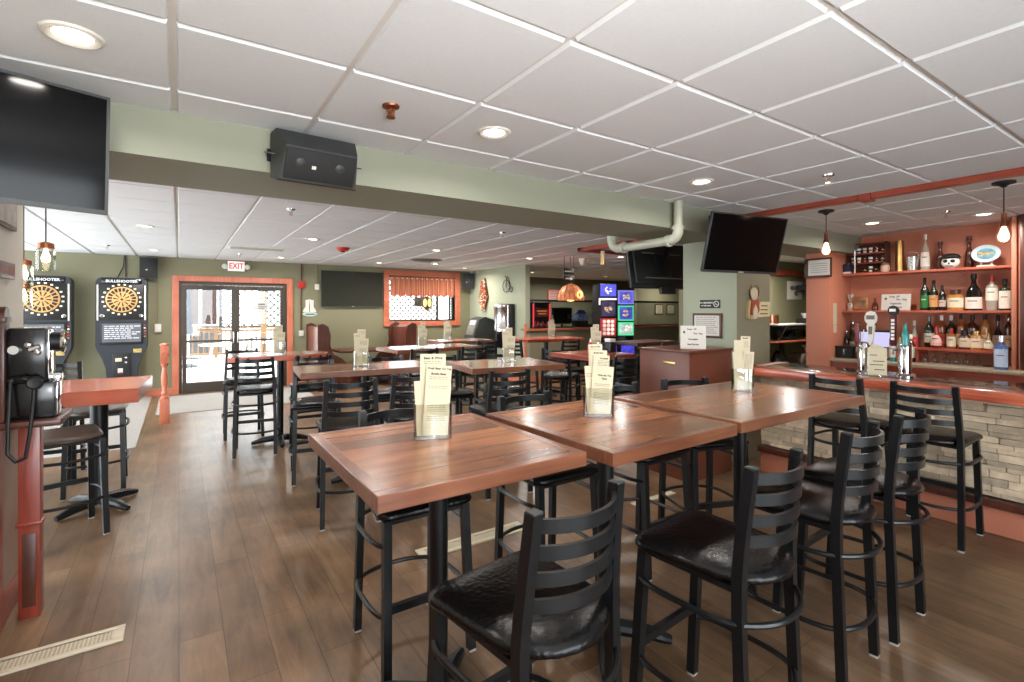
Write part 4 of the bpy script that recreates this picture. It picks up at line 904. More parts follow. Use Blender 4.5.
# ledge: till, cash box, pens, steel dispenser
t = thing('till_screen', 'till with a lavender lit screen behind the taps', 'till', (7.42, 2.74, ZL)); mb = MB(); mb.b2((-0.02, -0.2, 0.15), (0.03, 0.2, 0.375), 0.006, Matrix.Rotation(R(-8), 4, 'Y')); mb.build('bezel', 'black', t)
mb = MB(); mb.b2((-0.024, -0.185, 0.17), (-0.0195, 0.185, 0.355), 0, Matrix.Rotation(R(-8), 4, 'Y')); mb.build('display', emitter('lavender_screen', (190, 184, 226), 0.9), t)
mb = MB(); mb.b2((-0.06, -0.12, 0), (0.1, 0.12, 0.015), 0.004); mb.b2((0.0, -0.04, 0.015), (0.03, 0.04, 0.2)); mb.build('foot', 'black', t)
t = thing('cash_box', 'black cash box on the ledge by the orange pier', 'cash box', (7.35, 3.06, ZL)); mb = MB(); mb.b2((-0.1, -0.1, 0), (0.1, 0.1, 0.13), 0.006); mb.build('box_body', 'black', t); mb = MB(); mb.b2((-0.105, -0.11, 0.13), (0.105, 0.105, 0.155), 0.006); mb.build('lid', 'black', t); mb = MB(); mb.b2((-0.104, -0.01, 0.05), (-0.1, 0.005, 0.11)); mb.build('latch', 'chrome', t)
t = thing('pen_cup', 'cup of pens and bar tools beside the till', 'pen cup', (7.3, 2.9, ZL)); mb = MB(); mb.lathe([(0, 0), (0.04, 0), (0.045, 0.2), (0.04, 0.2), (0.036, 0.01), (0, 0.01)], 14); mb.build('cup', 'copper', t)
for k in range(5): mb = MB(); a = k * 1.26; mb.tube([(0.012 * math.cos(a), 0.012 * math.sin(a), 0.02), (0.04 * math.cos(a), 0.05 * math.sin(a), 0.30 + 0.02 * k)], 0.006, 6); mb.build('pen', ['brass', 'black', 'redplastic', 'brass', 'white'][k], t)
t = thing('towel_dispenser', 'shiny steel dispenser on the orange panel at the bar end', 'dispenser', (7.355, 1.235, 1.2)); mb = MB(); mb.lathe([(0.0, 0), (0.11, 0), (0.12, 0.01), (0.12, 0.45), (0.11, 0.46), (0, 0.46)], 28, Matrix.Diagonal((0.7, 1, 1, 1)), 1, 1, PI / 2, 3 * PI / 2); mb.build('steel_cover', 'chrome', t)
t = thing('steel_pail', 'brushed steel pail on the ledge below the dispenser', 'pail', (7.25, 1.25, ZL)); mb = MB(); mb.lathe([(0, 0), (0.075, 0), (0.1, 0.2), (0.105, 0.205), (0.098, 0.205), (0.07, 0.012), (0, 0.012)], 24); mb.build('pail_body', 'steel', t)
t = thing('pinned_notice', 'cream notice pinned to the orange pier beside the shelves', 'notice', (7.25, 3.168, 1.32)); mb = MB(); mb.b2((-0.045, -0.002, 0.09), (0.055, 0.0, 0.37)); mb.build('upper_sheet', 'paper', t, 0); mb = MB(); mb.b2((-0.04, -0.0025, -0.02), (0.05, -0.0005, 0.085)); mb.build('lower_sheet', 'paper', t, 0)
t = thing('framed_licence', 'framed white certificate on the orange pier below the pendant bulb', 'certificate', (7.098, 3.3, 2.03), -90); mb = MB(); mb.b2((-0.17, -0.02, 0), (0.17, 0.0, 0.26), 0.004); mb.build('frame', 'dark_wood', t); mb = MB(); mb.b2((-0.12, -0.023, 0.03), (0.15, -0.02, 0.235)); mb.build('certificate_sheet', 'paper_w', t, 0); mb = MB()
for k in range(5): mb.b2((-0.09, -0.0245, 0.07 + k * 0.028), (0.12, -0.0228, 0.075 + k * 0.028))
mb.build('small_print', 'inkgrey', t, 0)
# ------------------------------------------------------------------ on the bar top: taps, menu
def tower(label, y, handles):
    t = thing('tap_tower', label, 'beer tap', (4.95, y, 1.0505), -90, 'beer tap towers')
    a = MB(); a.lathe([(0, 0), (0.06, 0), (0.06, 0.012), (0.046, 0.03), (0.046, 0.25), (0.04, 0.27), (0, 0.275)], 24); a.build('tower_body', 'chrome', t)
    for i, (dx, dy, kind) in enumerate(handles):
        f = MB(); f.tube([(dx * 0.6, -0.03, 0.225), (dx, -0.09, 0.225), (dx, -0.10, 0.19)], 0.009, 8); o = f.build('faucet', 'chrome', t)
        h = MB(); z0 = 0.255
        if kind == 'paddle':
            h.prism([(-0.012, 0), (0.012, 0), (0.03, 0.16), (0.022, 0.175), (0.042, 0.2), (0.045, 0.24), (0.028, 0.275), (0, 0.285), (-0.028, 0.275), (-0.045, 0.24), (-0.042, 0.2), (-0.022, 0.175), (-0.03, 0.16)], 0.02, Matrix.Translation((dx, -0.075, z0)) @ FRONT)
            q = h.build('tap_handle', 'offwhite', t); b = MB(); b.b2((dx - 0.03, -0.0975, z0 + 0.215), (dx + 0.03, -0.095, z0 + 0.25)); b.build('badge', 'inkgrey', q, 0); b = MB(); b.b2((dx - 0.014, -0.0975, z0 + 0.09), (dx + 0.014, -0.095, z0 + 0.155)); b.build('badge', 'inkgrey', q, 0)
        elif kind == 'oval':
            h.b2((dx - 0.022, -0.1, z0), (dx + 0.022, -0.07, z0 + 0.25), 0.008); q = h.build('tap_handle', mat('dark_red_lacquer', (84, 26, 28), 0.3), t)
            b = MB(); b.lathe([(0, -0.018), (0.9, -0.018), (1, -0.01), (1, 0.01), (0.9, 0.018), (0, 0.018)], 20, Matrix.Translation((dx, -0.085, z0 + 0.29)) @ FRONT @ Matrix.Diagonal((0.038, 0.042, 1, 1))); b.build('oval_head', 'black', q)
            b = MB(); b.b2((dx - 0.022, -0.106, z0 + 0.282), (dx + 0.022, -0.1035, z0 + 0.304), 0.001); b.build('head_badge', 'white', q)
            for k in range(6): b = MB(); b.b2((dx - 0.012, -0.1025, z0 + 0.05 + k * 0.03), (dx + 0.012, -0.1, z0 + 0.07 + k * 0.03)); b.build('white_letter', 'white', q, 0)
        elif kind == 'bottle':
            h.lathe([(0.012, 0), (0.026, 0.01), (0.026, 0.1), (0.012, 0.14), (0.011, 0.18), (0.014, 0.185), (0, 0.19)], 14, Matrix.Translation((dx, -0.085, z0))); h.build('tap_handle', B['teal'], t)
        else:
            h.lathe([(0.01, 0), (0.02, 0.03), (0.016, 0.08), (0.026, 0.14), (0.02, 0.17), (0, 0.18)], 14, Matrix.Translation((dx, -0.085, z0))); h.build('tap_handle', mat('maroon_lacquer', (110, 36, 34), 0.3), t)
    return t
tower('chrome tap tower with the white paddle handle', 1.93, [(-0.02, 0, 'turned'), (0.085, 0, 'paddle')])
tower('chrome tap tower with dark oval handle and teal bottle handle', 1.635, [(-0.05, 0, 'oval'), (0.03, 0, 'bottle')])
t = thing('bar_menu', 'cream drinks list standing on the bar between the tap towers', 'menu', (4.84, 1.79, 1.0505), -68)
rot = Matrix.Rotation(R(-5), 4, 'X')
mb = MB(); mb.b2((-0.065, -0.001, 0.01), (0.065, 0.001, 0.235), 0, rot); mb.build('sheet', 'paper', t, 0); mb = MB(); mb.b2((-0.07, -0.03, 0), (0.07, 0.03, 0.01), 0.003); mb.build('stand', 'acrylic', t)
mb = MB(); mb.prism([(-0.055, 0.236), (0.05, 0.236), (0.012, 0.262), (-0.03, 0.268)], 0.002, rot @ Matrix.Translation((0, 0.001, 0)) @ FRONT); mb.build('torn_top', 'paper', t, 0)
mb = MB()
for z_, a, b_ in ((0.17, -0.05, 0.0), (0.12, -0.03, 0.05), (0.09, -0.05, 0.04), (0.05, -0.02, 0.05)): mb.b2((a, -0.0025, z_), (b_, -0.0012, z_ + 0.006), 0, rot)
mb.build('small_print', 'ink', t, 0)
# pendant bulbs over the bar
def pendant(label, x, y, zb):
    t = thing('pendant_bulb', label, 'pendant lamp', (x, y, CH), 0, 'bare bulb pendants over the bar'); d = zb - CH
    a = MB(); a.lathe([(0, -0.005), (0.07, -0.005), (0.07, -0.022), (0.03, -0.034), (0.012, -0.05), (0, -0.05)], 24); a.build('canopy', 'black', t)
    a = MB(); a.tube([(0, 0, -0.04), (0, 0, d + 0.16)], 0.004, 6); a.build('cord', 'black', t)
    a = MB(); a.lathe([(0, d + 0.17), (0.016, d + 0.165), (0.018, d + 0.10), (0.024, d + 0.085), (0.024, d + 0.06), (0, d + 0.06)], 16); a.build('socket', 'copper', t)
    a = MB(); a.lathe([(0.012, d + 0.06), (0.018, d + 0.04), (0.033, d - 0.01), (0.03, d - 0.035), (0.015, d - 0.052), (0, d - 0.056)], 18); a.build('bulb', 'bulb', t)
    a = MB()
    for k in range(6):
        an = k * PI / 3; c, s_ = math.cos(an), math.sin(an); a.tube([(0.022 * c, 0.022 * s_, d + 0.075), (0.042 * c, 0.042 * s_, d + 0.02), (0.046 * c, 0.046 * s_, d - 0.02), (0.03 * c, 0.03 * s_, d - 0.06), (0.006 * c, 0.006 * s_, d - 0.07)], 0.0016, 5)
    a.build('cage', 'copper', t); return t
pendant('caged bulb pendant in front of the framed certificate', 5.39, 2.434, 2.21)
pendant('caged bulb pendant over the bar by the oval plate', 5.33, 1.125, 2.185)
# ------------------------------------------------------------------ televisions
def tv(label, loc, rz, tilt, w, h, screen='screen', depth=0.05, mount=None, group=None, back_detail=False):
    """faces local -Y, tilted forward about its own centre"""
    t = thing('wall_tv', label, 'television', loc, rz, group); K = Matrix.Rotation(R(tilt), 4, 'X')
    a = MB(); a.b2((-w / 2, 0, -h / 2), (w / 2, depth * 0.5, h / 2), 0.006, K); a.b2((-w / 2 + 0.06, depth * 0.5, -h / 2 + 0.05), (w / 2 - 0.06, depth, h / 2 - 0.05), 0.01, K); a.build('casing', 'black', t)
    a = MB(); b = 0.012
    a.b2((-w / 2, -0.004, h / 2 - b), (w / 2, 0.0, h / 2), 0, K); a.b2((-w / 2, -0.004, -h / 2), (w / 2, 0, -h / 2 + b * 1.7), 0, K); a.b2((-w / 2, -0.004, -h / 2 + b * 1.7), (-w / 2 + b, 0, h / 2 - b), 0, K); a.b2((w / 2 - b, -0.004, -h / 2 + b * 1.7), (w / 2, 0, h / 2 - b), 0, K)
    a.build('bezel', 'charcoal' if not back_detail else 'black', t, 0)
    a = MB(); a.b2((-w / 2 + b, -0.0015, -h / 2 + b * 1.7), (w / 2 - b, -0.0002, h / 2 - b), 0, K); a.build('screen', screen, t, 0)
    a = MB(); a.b2((-0.03, -0.006, -h / 2 + 0.006), (0.03, -0.004, -h / 2 + 0.014), 0, K); a.build('maker_badge', 'offwhite', t, 0)
    if mount:
        a = MB(); p = K @ Vector((0, depth, 0)); a.b2((-0.12, depth, -0.14), (0.12, depth + 0.012, 0.14), 0.003, K); a.bar(p + Vector((0, 0.012, 0)), mount, 0.045, 0.045); a.build('mount_arm', 'black_metal', t)
        a = MB(); m = Vector(mount); a.box(m, (0.14, 0.14, 0.012) if abs(m.z) > 0.3 else (0.14, 0.012, 0.2), 0.003); a.build('mount_plate', 'black_metal', t)
    if back_detail:
        a = MB()
        for z in (-0.17, 0.13): a.b2((-0.32, depth, z), (0.32, depth + 0.01, z + 0.012), 0, K)
        a.build('back_seam', 'inkgrey', t, 0)
    return t
tv('large black TV hung from the ceiling before the beam, tilted beside the wall frames', (-0.686, 2.714, 2.283), 19, 4.2, 0.9, 0.5175, mount=(0.0, 0.12, 0.31), group=None)
tv('black TV tilted on the beam above the brown cabinet, pendant bulbs mirrored in it', (4.30, 2.62, 2.197), -10.7, 14.1, 0.92, 0.529, mount=(0.02, 0.44, 0.24))
tv('wide greyish TV flat on the olive wall between doors and window', (3.27, 11.385, 2.07), 0, 0, 1.38, 0.80, 'screen_grey', 0.05)
t = tv('black TV seen from behind, hung beyond the beam by the pipe', (4.87, 4.10, 2.13), 176, 10, 1.02, 0.56, depth=0.07, mount=(0.05, 0.3, 0.466), back_detail=True)
a = MB(); a.b2((-0.12, 0.07, -0.36), (0.12, 0.11, -0.28), 0.006, Matrix.Rotation(R(10), 4, 'X')); a.build('receiver_box', 'black', t)
# ------------------------------------------------------------------ loudspeakers
def speaker(name, label, loc, rz, tilt, w, h, d, yoke=True):
    t = thing(name, label, 'loudspeaker', loc, rz, 'black loudspeakers'); K = Matrix.Rotation(R(tilt), 4, 'X')
    a = MB(); P = [(-w / 2, 0.0), (-w / 2, d * 0.45), (-w * 0.36, d), (w * 0.36, d), (w / 2, d * 0.45), (w / 2, 0.0)]
    a.prism(P, h, K @ Matrix.Translation((0, 0, -h / 2))); a.build('cabinet', 'charcoal', t)
    a = MB(); a.box((0, -0.008, 0), (w * 0.95, 0.02, h * 0.92), 0.008, K); a.build('grille', 'grille', t)
    a = MB(); a.box((-0.03, -0.02, -h * 0.1), (0.025, 0.004, 0.02), 0.001, K); a.build('badge', 'offwhite', t)
    if yoke:
        a = MB(); yk = [(-w / 2 - 0.012, d * 0.3, 0), (-w / 2 - 0.012, d + 0.02, 0.02), (w / 2 + 0.012, d + 0.02, 0.02), (w / 2 + 0.012, d * 0.3, 0)]
        for p, q in zip(yk, yk[1:]): a.bar(p, q, 0.03, 0.005)
        a.build('bracket', 'black_metal', t)
    return t
t = thing('beam_speaker', 'black wedge loudspeaker mounted sideways on the beam beside the ceiling edge', 'loudspeaker', (0.64, 3.045, 2.435), 4, 'black loudspeakers')
XM = Matrix(((0, 0, 1, 0), (1, 0, 0, 0), (0, 1, 0, 0), (0, 0, 0, 1)))
def wedge(mb, prof, x0, x1, inset=0.0):
    n = len(prof); vs = [(x0 + inset * max(0, -y - 0.06), y, z) for y, z in prof] + [(x1 - inset * max(0, -y - 0.06), y, z) for y, z in prof]
    mb.add(vs, [tuple(range(n)), tuple(range(2 * n - 1, n - 1, -1))] + [(i, (i + 1) % n, n + (i + 1) % n, n + i) for i in range(n)])
mb = MB(); wedge(mb, [(-0.02, 0.13), (-0.10, 0.14), (-0.205, 0.045), (-0.21, 0.03), (-0.125, -0.135), (-0.11, -0.14), (-0.02, -0.11)], -0.225, 0.225, 0.25); mb.build('cabinet', 'charcoal', t)
mb = MB(); nrm = Vector((0, -0.165, -0.085)).normalized(); K = Matrix.Translation((0, -0.1675, -0.0525)) @ Matrix.Rotation(math.atan2(0.085, 0.165), 4, 'X')
mb.box((0, -0.003, 0), (0.375, 0.012, 0.165), 0.005, K); mb.build('grille', 'grille', t)
mb = MB(); mb.box((-0.04, -0.0105, -0.005), (0.022, 0.004, 0.018), 0.001, K); mb.build('badge', 'offwhite', t)
for x in (-0.11, 0.10): mb = MB(); mb.lathe([(0, 0.013), (0.022, 0.012), (0.028, 0.008)], 14, K @ Matrix.Translation((x, 0, 0.01)) @ FRONT); mb.build('driver_dot', 'charcoal', t)
mb = MB(); mb.bar((-0.236, -0.1, 0.0), (-0.236, 0.0, 0.03), 0.035, 0.006); mb.bar((0.236, -0.1, 0.0), (0.236, 0.0, 0.03), 0.035, 0.006); mb.b2((-0.24, -0.006, -0.02), (0.24, 0.0, 0.05)); mb.build('bracket', 'black_metal', t)
speaker('wall_speaker', 'small black loudspeaker on the olive wall above the dart machine', (-0.46, 11.27, 2.37), 0, 0, 0.27, 0.38, 0.14, False)
speaker('wall_speaker', 'black loudspeaker in the corner beside the window', (6.1, 11.2, 2.34), -35, 0, 0.28, 0.38, 0.15, False)
# ------------------------------------------------------------------ painted pipe on the beam
t = thing('drain_pipe', 'thick sage painted pipe dropping at the beam and turning under it', 'pipe', (3.80, 2.975, 0))
mb = MB(); mb.tube([(0, 0, 2.595), (0, 0, 2.33)], 0.04, 18); mb.build('riser', 'pipe', t)
mb = MB(); mb.tube([(0, 0, 2.35), (0, 0.0, 2.31), (0.0, 0.02, 2.27), (0.0, 0.055, 2.25), (0.0, 0.09, 2.245)], 0.046, 18); mb.build('elbow', 'pipe', t)
mb = MB(); mb.tube([(0, 0.08, 2.245), (-0.02, 0.68, 2.235)], 0.042, 18); mb.build('run', 'pipe', t)
mb = MB(); mb.tube([(-0.02, 0.66, 2.235), (-0.02, 0.74, 2.235), (-0.02, 0.80, 2.265), (-0.02, 0.825, 2.32), (-0.02, 0.83, 2.595)], 0.046, 18); mb.build('elbow', 'pipe', t)
for p, q in (((0, 0, 2.335), (0, 0, 2.365)), ((0, 0.085, 2.245), (0, 0.12, 2.2445)), ((-0.02, 0.63, 2.236), (-0.02, 0.665, 2.235))):
    mb = MB(); mb.tube([p, q], 0.056, 18); mb.build('coupling', 'pipe', t)
t = thing('hanging_pipe_stub', 'tan pipe stub hanging from the pipe elbow under the beam', 'pipe', (3.78, 3.93, 2.10)); mb = MB(); mb.tube([(0, 0.0, 0.13), (0.0, 0, 0.0)], 0.022, 12); mb.build('stub', mat('tan_pipe', (196, 166, 126), 0.5), t); mb = MB(); mb.tube([(0, 0, 0.04), (0, 0, -0.015)], 0.028, 12); mb.build('cap', 'brass', t)
# ------------------------------------------------------------------ ceiling fittings
def sprinkler(label, x, y, dark=False):
    t = thing('ceiling_sprinkler', label, 'sprinkler', (x, y, CH), 0, 'ceiling sprinklers'); m_ = 'copper' if dark else 'chrome'
    a = MB(); a.lathe([(0, -0.005), (0.042, -0.005), (0.04, -0.014), (0.02, -0.02), (0, -0.02)], 18); a.build('escutcheon', m_, t)
    a = MB(); a.tube([(0, 0, -0.018), (0, 0, -0.05)], 0.01, 8); a.tube([(0.014, 0, -0.03), (0.014, 0, -0.058)], 0.003, 6); a.tube([(-0.014, 0, -0.03), (-0.014, 0, -0.058)], 0.003, 6); a.box((0, 0, -0.032), (0.034, 0.012, 0.008)); a.box((0, 0, -0.054), (0.034, 0.008, 0.006)); a.build('head', m_, t)
    a = MB(); a.lathe([(0, -0.06), (0.022, -0.06), (0.022, -0.064), (0, -0.064)], 12); a.build('deflector', m_, t)
for x, y, lb in ((0.86, 2.36, 'dark metal sprinkler in the front ceiling by the black speaker'), (3.98, 1.78, 'metal sprinkler in the front ceiling by the stained strip'), (0.92, 5.32, 'sprinkler beyond the beam behind the black speaker'),
                 (3.46, 5.42, 'sprinkler beyond the beam over the middle tables'), (-0.92, 9.85, 'sprinkler in the back ceiling between dart machine and jar lamps'), (0.9, 10.05, 'sprinkler in the back ceiling by the vent before the doors'), (6.45, 1.79, 'sprinkler over the bar between the two downlights')):
    sprinkler(lb, x, y, x == 0.86)
t = thing('ceiling_vent', 'rectangular white ceiling vent before the exit sign', 'vent', (1.05, 8.95, CH)); mb = MB(); mb.b2((-0.42, -0.17, -0.012), (0.42, 0.17, -0.005), 0.003); mb.build('vent_frame', 'white', t)
for k in range(8): mb = MB(); mb.b2((-0.38, -0.14 + k * 0.037, -0.024), (0.38, -0.14 + k * 0.037 + 0.022, -0.014), 0, None); mb.build('vent_slat', 'inkgrey' if k % 2 else 'offwhite', t, 0)
t = thing('ceiling_vent', 'round grey ceiling vent before the valance window', 'vent', (4.1, 9.25, CH)); mb = MB(); mb.lathe([(0, -0.02), (0.1, -0.03), (0.16, -0.03), (0.3, -0.012), (0.32, -0.005)], 28); mb.build('vent_ring', 'inkgrey', t)
for r_ in (0.12, 0.2): mb = MB(); mb.lathe([(r_, -0.034), (r_ + 0.04, -0.026)], 28); mb.build('vent_blade', 'charcoal', t)
t = thing('ceiling_strobe', 'red fire alarm strobe on the back ceiling', 'fire alarm', (2.18, 8.15, CH)); mb = MB(); mb.lathe([(0, -0.06), (0.075, -0.055), (0.1, -0.02), (0.105, -0.005)], 24); mb.build('strobe_body', 'redplastic', t); mb = MB(); mb.box((0, 0, -0.066), (0.06, 0.03, 0.02), 0.006); mb.build('strobe_lens', mat('dark_red_lens', (110, 30, 30), 0.2), t)
t = thing('smoke_detector', 'white smoke detector on the ceiling beyond the red strips', 'smoke detector', (6.5, 7.3, CH)); mb = MB(); mb.lathe([(0, -0.15), (0.045, -0.14), (0.06, -0.1), (0.08, -0.03), (0.09, -0.005)], 22); mb.build('detector_dome', 'white', t); mb = MB(); mb.lathe([(0.093, -0.004), (0.093, -0.016), (0.08, -0.02)], 22); mb.build('base_ring', 'offwhite', t)
# ------------------------------------------------------------------ exit sign
t = thing('exit_sign', 'white EXIT sign with red letters and two lamp heads above the doors', 'exit sign', (0.955, 11.435, 2.475)); mb = MB(); mb.b2((-0.15, -0.045, -0.1), (0.15, 0.0, 0.1), 0.006); mb.build('sign_case', 'white', t); mb = MB(); mb.b2((-0.14, -0.047, -0.09), (0.14, -0.045, 0.09)); mb.build('lit_face', 'exit_white', t, 0)
text('EXIT', 0.155, 'exit_red', t, fr(0, -0.0475, 0.0), 'lettering', 0.004, 0.0006, 'CENTER', 0.82)
for x in (-0.2, 0.2): mb = MB(); mb.lathe([(0, 0), (0.045, 0.005), (0.055, 0.03), (0.045, 0.06), (0.0, 0.065)], 16, Matrix.Translation((x, 0.0, -0.01)) @ FRONT); mb.build('lamp_head', 'offwhite', t)
# ------------------------------------------------------------------ dart machines
def darts(label, x, rz=0, y=11.44):
    t = thing('dart_machine', label, 'dart machine', (x, y, 0.0085), rz, 'electronic dart machines'); D = 0.32
    hw = 0.36
    P = []
    for k in range(7): a = R(90 * k / 6); P.append((hw - 0.1 + 0.1 * math.cos(a), 2.06 + 0.1 * math.sin(a)))
    P += [(-p[0], p[1]) for p in reversed(P)]
    P += [(-hw, 0.98), (-hw + 0.02, 0.9), (-0.27, 0.74), (-0.225, 0.58), (-0.21, 0.4), (-0.21, 0.0), (0.21, 0.0), (0.21, 0.4), (0.225, 0.58), (0.27, 0.74), (hw - 0.02, 0.9), (hw, 0.98)]
    a = MB(); a.prism(P, D, Matrix.Translation((0, 0, 0)) @ FRONT); a.build('cabinet', mat('blue_black_laminate', (42, 46, 54), 0.4), t, 20)
    Y = -D
    a = MB(); a.box((0, Y - 0.012, 2.095), (0.56, 0.024, 0.085), 0.01); o = a.build('header_panel', 'black_gloss', t)
    text('BULLSHOOTER', 0.062, emitter('header_white', (236, 238, 240), 1.1), o, fr(0, Y - 0.0255, 2.093), 'lettering', 0.002, 0.0005, 'CENTER', 1.05)
    for s in (-1, 1): a = MB(); a.box((s * 0.33, Y - 0.01, 1.72), (0.024, 0.02, 0.62), 0.008); a.build('side_strip', 'offwhite', t)
    a = MB(); a.box((0, Y - 0.006, 1.735), (0.61, 0.012, 0.62), 0.004); a.build('board_backing', 'black', t)
    # board: tan face with black wedges in rings
    FC = Matrix.Translation((0, Y - 0.012, 1.775)) @ FRONT
    a = MB(); a.lathe([(0, 0.014), (0.215, 0.014), (0.225, 0.008), (0.225, 0)], 40, FC)
    b = MB()
    tan_ = mat('tan_board', (212, 160, 96), 0.5, var=0.1); o = a.build('dartboard', tan_, t)
    for k in range(20):
        a0 = 2 * PI * (k + 0.15) / 20; a1 = 2 * PI * (k + 0.85) / 20
        for r0, r1 in (((0.045, 0.12), (0.135, 0.2)) if k % 2 else ((0.14, 0.205),)):
            b.add([(r * math.cos(an), r * math.sin(an), 0.0148) for r, an in ((r0, a0), (r1, a0), (r1, a1), (r0, a1))], [(0, 1, 2, 3)], FC)
    b.build('black_segments', 'black', o, 0)
    b = MB(); b.lathe([(0, 0.018), (0.018, 0.018), (0.022, 0.0145)], 14, FC); b.build('bullseye', 'dark_wood', o)
    b = MB()
    for k in range(20):
        an = 2 * PI * (k + 0.5) / 20; b.box((0.262 * math.cos(an), 0.262 * math.sin(an), 0.004), (0.034, 0.026, 0.008), 0.003, FC)
    b.build('number_marks', mat('lit_cream', (236, 222, 190), 0.4, emit=0.25), t)
    for s in (-1, 1): a = MB(); a.lathe([(0, 0.02), (0.03, 0.016), (0.036, 0)], 14, Matrix.Translation((s * 0.27, Y - 0.012, 1.49)) @ FRONT); a.build('corner_speaker', 'chrome', t)
    a = MB(); a.box((0, Y - 0.012, 1.19), (0.60, 0.024, 0.40), 0.008); o = a.build('monitor_frame', 'black', t)
    a = MB(); a.b2((-0.27, Y - 0.027, 1.03), (0.27, Y - 0.024, 1.355)); a.build('monitor', mat('score_screen', (86, 88, 94), 0.2, var=0.2, emit=0.35, scale=5), o, 0)
    rnd = random.Random(int(x * 10)); a = MB()
    for r_ in range(7):
        xx = -0.24
        while xx < 0.2 - 0.04 * (r_ % 3):
            L_ = rnd.uniform(0.03, 0.09); a.b2((xx, Y - 0.0285, 1.30 - r_ * 0.035), (xx + L_, Y - 0.0268, 1.316 - r_ * 0.035)); xx += L_ + 0.015
    a.build('score_text', mat('screen_text', (190, 190, 198), 0.4, emit=0.2), o, 0)
    for k in range(5): a = MB(); a.lathe([(0, 0.012), (0.014, 0.01), (0.016, 0)], 10, Matrix.Translation((0.325, Y - 0.002, 1.12 + k * 0.05)) @ FRONT); a.build('button', ['brass', 'redplastic', 'brass', 'white', 'redplastic'][k], t)
    a = MB(); a.box((0.0, Y - 0.01, 0.55), (0.26, 0.02, 0.56), 0.01); o = a.build('coin_door', 'black', t)
    for dx, dz, w_, h_, mm in ((-0.045, 0.17, 0.09, 0.06, 'paper'), (0.06, 0.2, 0.03, 0.03, 'chrome'), (0.06, 0.12, 0.028, 0.028, 'chrome'), (-0.02, -0.02, 0.07, 0.08, 'offwhite'), (-0.02, -0.06, 0.05, 0.03, 'redplastic')): a = MB(); a.box((dx, Y - 0.022, 0.55 + dz), (w_, 0.01, h_), 0.002); a.build('coin_fitting', mm, o)
    a = MB(); a.box((0.22, Y - 0.012, 0.87), (0.12, 0.02, 0.07), 0.004); a.build('price_card', mat('price_card', (170, 150, 90), 0.5, var=0.6, scale=30), t)
    return t
darts('electronic dart machine nearer the doors, under the small speaker', -0.835)
darts('electronic dart machine half hidden behind the jar lamps', -1.87)
# ------------------------------------------------------------------ on the olive wall
t = thing('junction_box', 'cream box with a grey conduit on the wall right under the small speaker'.replace('right ', ''), 'electrical box', (-0.325, 11.448, 1.265)); mb = MB(); mb.b2((-0.05, -0.05, -0.075), (0.05, 0, 0.075), 0.006); mb.build('box_body', 'offwhite', t); mb = MB(); mb.tube([(0, -0.015, 0.075), (0, -0.015, 0.78), (-0.04, -0.015, 0.86), (-0.12, -0.015, 0.9)], 0.011, 8); mb.build('conduit', 'taupe', t)  # junction box with its conduit
t = thing('cable', 'black cable running from the ceiling to the dart machine', 'cable', (-0.86, 11.44, 2.18)); mb = MB(); mb.tube([(0.04, -0.01, 0.41), (0.02, -0.012, 0.2), (-0.06, -0.02, 0.0)], 0.008, 6); mb.tube([(0.05, -0.01, 0.41), (0.06, -0.01, 0.02)], 0.011, 6); mb.build('cable_run', 'black', t)
t = thing('fire_alarm_switch', 'red fire alarm box on a dark conduit beside the door casing', 'fire alarm', (2.18, 11.448, 2.14)); mb = MB(); mb.b2((-0.07, -0.05, -0.075), (0.07, 0, 0.075), 0.008); mb.build('call_box', 'redplastic', t); mb = MB(); mb.tube([(0, -0.02, 0.075), (0, -0.02, 0.455)], 0.014, 8); mb.tube([(0, -0.02, -0.075), (0, -0.02, -1.0)], 0.014, 8); mb.build('conduit', 'dark_wood', t); mb = MB(); mb.b2((-0.045, -0.045, -1.1), (0.045, 0, -0.98), 0.006); mb.build('lower_box', 'offwhite', t)
t = thing('cable_box', 'small white box with thin conduit beside the wide TV', 'electrical box', (2.5, 11.448, 2.1)); mb = MB(); mb.b2((-0.045, -0.04, -0.06), (0.045, 0, 0.06), 0.006); mb.build('box_body', 'offwhite', t); mb = MB(); mb.tube([(-0.01, -0.015, 0.06), (-0.01, -0.015, 0.495)], 0.012, 8); mb.build('conduit', 'olive', t)  # cable box with its conduit
t = thing('boot_plaque', 'cut-out wall plaque of two boots over an oval name board', 'plaque', (2.36, 11.447, 1.47))
boot = [(-0.01, 0.36), (0.075, 0.34), (0.07, 0.2), (0.12, 0.12), (0.13, 0.09), (-0.0, 0.09), (0.0, 0.2)]
mb = MB(); mb.prism([(x + 0.0, z) for x, z in boot], 0.015, FRONT); mb.build('boot', 'offwhite', t); mb = MB(); mb.prism([(-x - 0.02, z) for x, z in boot][::-1], 0.015, FRONT); mb.build('boot', 'offwhite', t)
mb = MB(); mb.lathe([(0, 0.014), (0.9, 0.014), (1, 0.008), (1, 0)], 24, Matrix.Translation((0, 0, 0.04)) @ FRONT @ Matrix.Diagonal((0.155, 0.055, 1, 1))); mb.build('oval_board', mat('mint_board', (176, 196, 186), 0.5), t)
mb = MB(); mb.b2((-0.09, -0.0165, 0.03), (0.09, -0.0145, 0.05)); mb.build('board_lettering', 'ink', t, 0)
